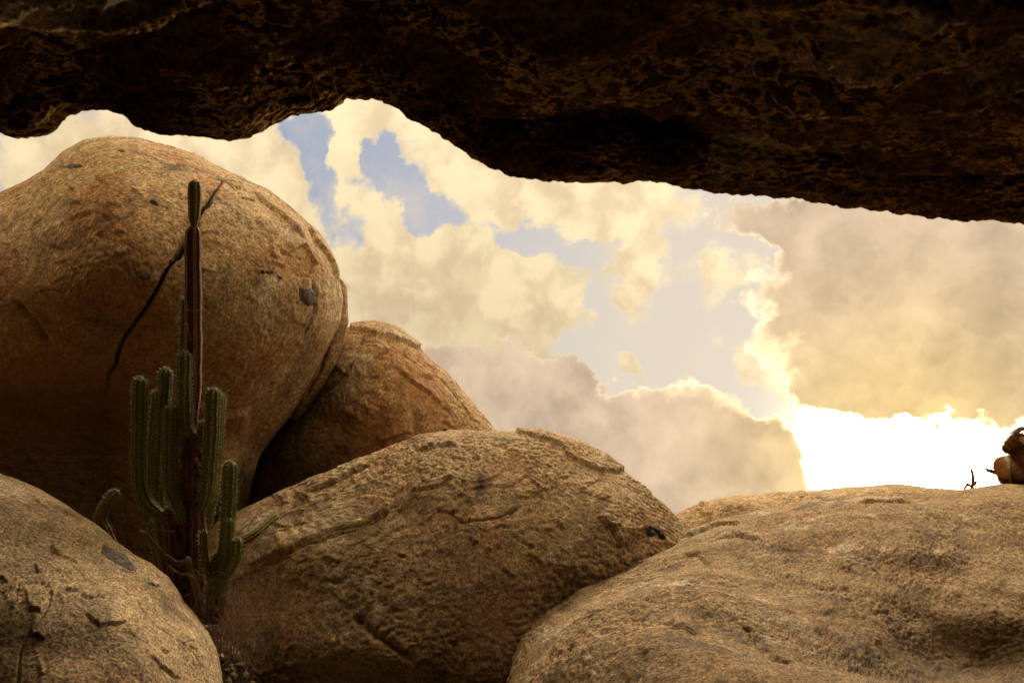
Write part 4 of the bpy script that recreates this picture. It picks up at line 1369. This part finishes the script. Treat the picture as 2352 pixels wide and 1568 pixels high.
    for i in ids:
        b = V[i] + rg.normal(0, 0.004, 3); n = Nn[i]
        lay = np.array([-0.35, 0.1, -0.9])
        if V[i][1] < -0.17 and V[i][2] > 0.26: lay = np.array([0.5, 0.0, 0.1])
        lay = lay - n * (lay @ n)
        d = n * rg.uniform(0.15, 0.5) + lay * rg.uniform(0.5, 1.0) + rg.normal(0, 0.22, 3)
        d /= np.linalg.norm(d)
        l = rg.uniform(0.025, 0.065) * (0.6 if V[i][2] > 0.28 else 1.0)
        s = np.cross(d, n + 1e-3); s /= (np.linalg.norm(s) + 1e-9)
        k = len(HV)
        HV += [b - s * 0.0018, b + s * 0.0018, b + d * l]; HF.append((k, k + 1, k + 2))
    # tail tuft, beard and forelock
    def tuft(a, b_, n, ln, spread, dirv):
        for _ in range(n):
            t = rg.uniform(0, 1); q = a * (1 - t) + b_ * t + rg.normal(0, spread, 3)
            d = np.asarray(dirv, float) + rg.normal(0, 0.25, 3); d /= np.linalg.norm(d)
            s = np.cross(d, [0.1, 1, 0.2]); s /= np.linalg.norm(s)
            l = ln * rg.uniform(.5, 1.1); k = len(HV)
            HV.extend([q - s * 0.0013, q + s * 0.0013, q + d * l]); HF.append((k, k + 1, k + 2))
    tuft(L(2290, 1083, .30), L(2268, 1079, .34), 260, 0.05, 0.006, (-0.7, 0, -0.55))
    tuft(L(2286, 1082, .30), L(2264, 1076, .34), 160, 0.03, 0.004, (-0.9, 0, 0.35))
    tuft(L(2320, 1036, -.23), L(2330, 1040, -.22), 420, 0.15, 0.010, (0.22, 0.02, -1.0))
    tuft(L(2322, 998, -.21), L(2334, 990, -.21), 120, 0.025, 0.008, (-0.6, 0, 0.5))
    HV = np.array(HV, np.float32)
    p, dk = coat(HV)
    tail = HV[:, 0] < L(2289, 1080, .3)[0]
    beard = (HV[:, 1] < -0.17) & (HV[:, 2] < L(2330, 1032, -.22)[2]) & (HV[:, 0] < L(2342, 1040, -.22)[0])
    dk[tail] = 0.8; dk[beard] = 0.85; p[tail] = 0; p[beard] = 0
    hair = link('coat_hair', mesh_np('coat_hair', HV, tris=np.array(HF), attrs={'pale': p, 'dark': dk}, smooth=False), M_COAT, root)
    hair['kind'] = 'stuff'
    # tail core
    P = smooth_path([L(2296, 1083, .28), L(2284, 1084, .31), L(2272, 1081, .33), L(2262, 1076, .34)], 16)
    Vt, Qt, _, _ = tube(P, np.linspace(0.022, 0.004, 16), 8)
    link('tail', mesh_np('tail', Vt, Qt, attrs={'pale': np.zeros(len(Vt)), 'dark': np.full(len(Vt), .7)}), M_COAT, root)
    # horns sweeping back
    for yo in (-0.235, -0.165):
        P = smooth_path([L(2333, 996, yo), L(2340, 987, yo), L(2352, 984, yo - .005), L(2366, 989, yo - .012), L(2377, 1001, yo - .02), L(2382, 1014, yo - .03)], 40)
        rr = np.linspace(0.026, 0.006, 40) * (1 + 0.07 * np.sin(np.arange(40) * 1.6))
        Vt, Qt, _, _ = tube(P, rr, 12)
        link('horn', mesh_np('horn', Vt, Qt), M_HORN, root)
    # ears
    for yo, sgn in ((-0.285, -1), (-0.125, 1)):
        P = smooth_path([L(2341, 1008, yo), L(2350, 1011, yo + .02 * sgn), L(2360, 1017, yo + .04 * sgn), L(2368, 1026, yo + .05 * sgn)], 18)
        t = np.linspace(0, 1, 18)
        rr = 0.010 + 0.024 * np.sin(np.clip(t * 1.05, 0, 1) * math.pi) ** 0.8
        T, U, W = frames(P)
        th = np.linspace(0, 2 * math.pi, 12, endpoint=False)
        Vt = (P[:, None] + rr[:, None, None] * (np.cos(th)[None, :, None] * np.array([0.35, 0, 0.94]) + 0.28 * np.sin(th)[None, :, None] * np.array([0, 1.0, 0.1]))).reshape(-1, 3)
        I = np.arange(18 * 12).reshape(18, 12); J = np.roll(I, -1, 1)
        Qt = np.stack([I[:-1], J[:-1], J[1:], I[1:]], -1).reshape(-1, 4)
        link('ear', mesh_np('ear', Vt, Qt, attrs={'pale': np.full(len(Vt), .45), 'dark': np.zeros(len(Vt))}), M_COAT, root)
    # eyes
    import bmesh
    for yo in (-0.278, -0.15):
        bm = bmesh.new()
        bmesh.ops.create_uvsphere(bm, u_segments=12, v_segments=8, radius=0.011)
        em = bpy.data.meshes.new('eye'); bm.to_mesh(em); bm.free()
        e = link('eye', em, M_EYE, root)
        e.location = L(2328, 1010, yo)


build_goat()

# thin dry shoot on the ridge beside the goat
tw = at(2229, 1126, 7.5)
branch('dry_shoot', 'thin bare shoot standing up on the ridge beside the goat',
       [([(2229, 1130, 7.55), (2234, 1112, 7.55), (2235, 1096, 7.55), (2231, 1077, 7.55)], 8, 6), ([(2232, 1118, 7.55), (2224, 1112, 7.55), (2219, 1110, 7.55)], 6, 5),
        ([(2233, 1116, 7.55), (2240, 1110, 7.55), (2243, 1104, 7.55)], 6, 5), ([(2223, 1113, 7.55), (2217, 1118, 7.55), (2215, 1126, 7.55)], 6, 5)], M_BARK, 'shoot', 0.1)
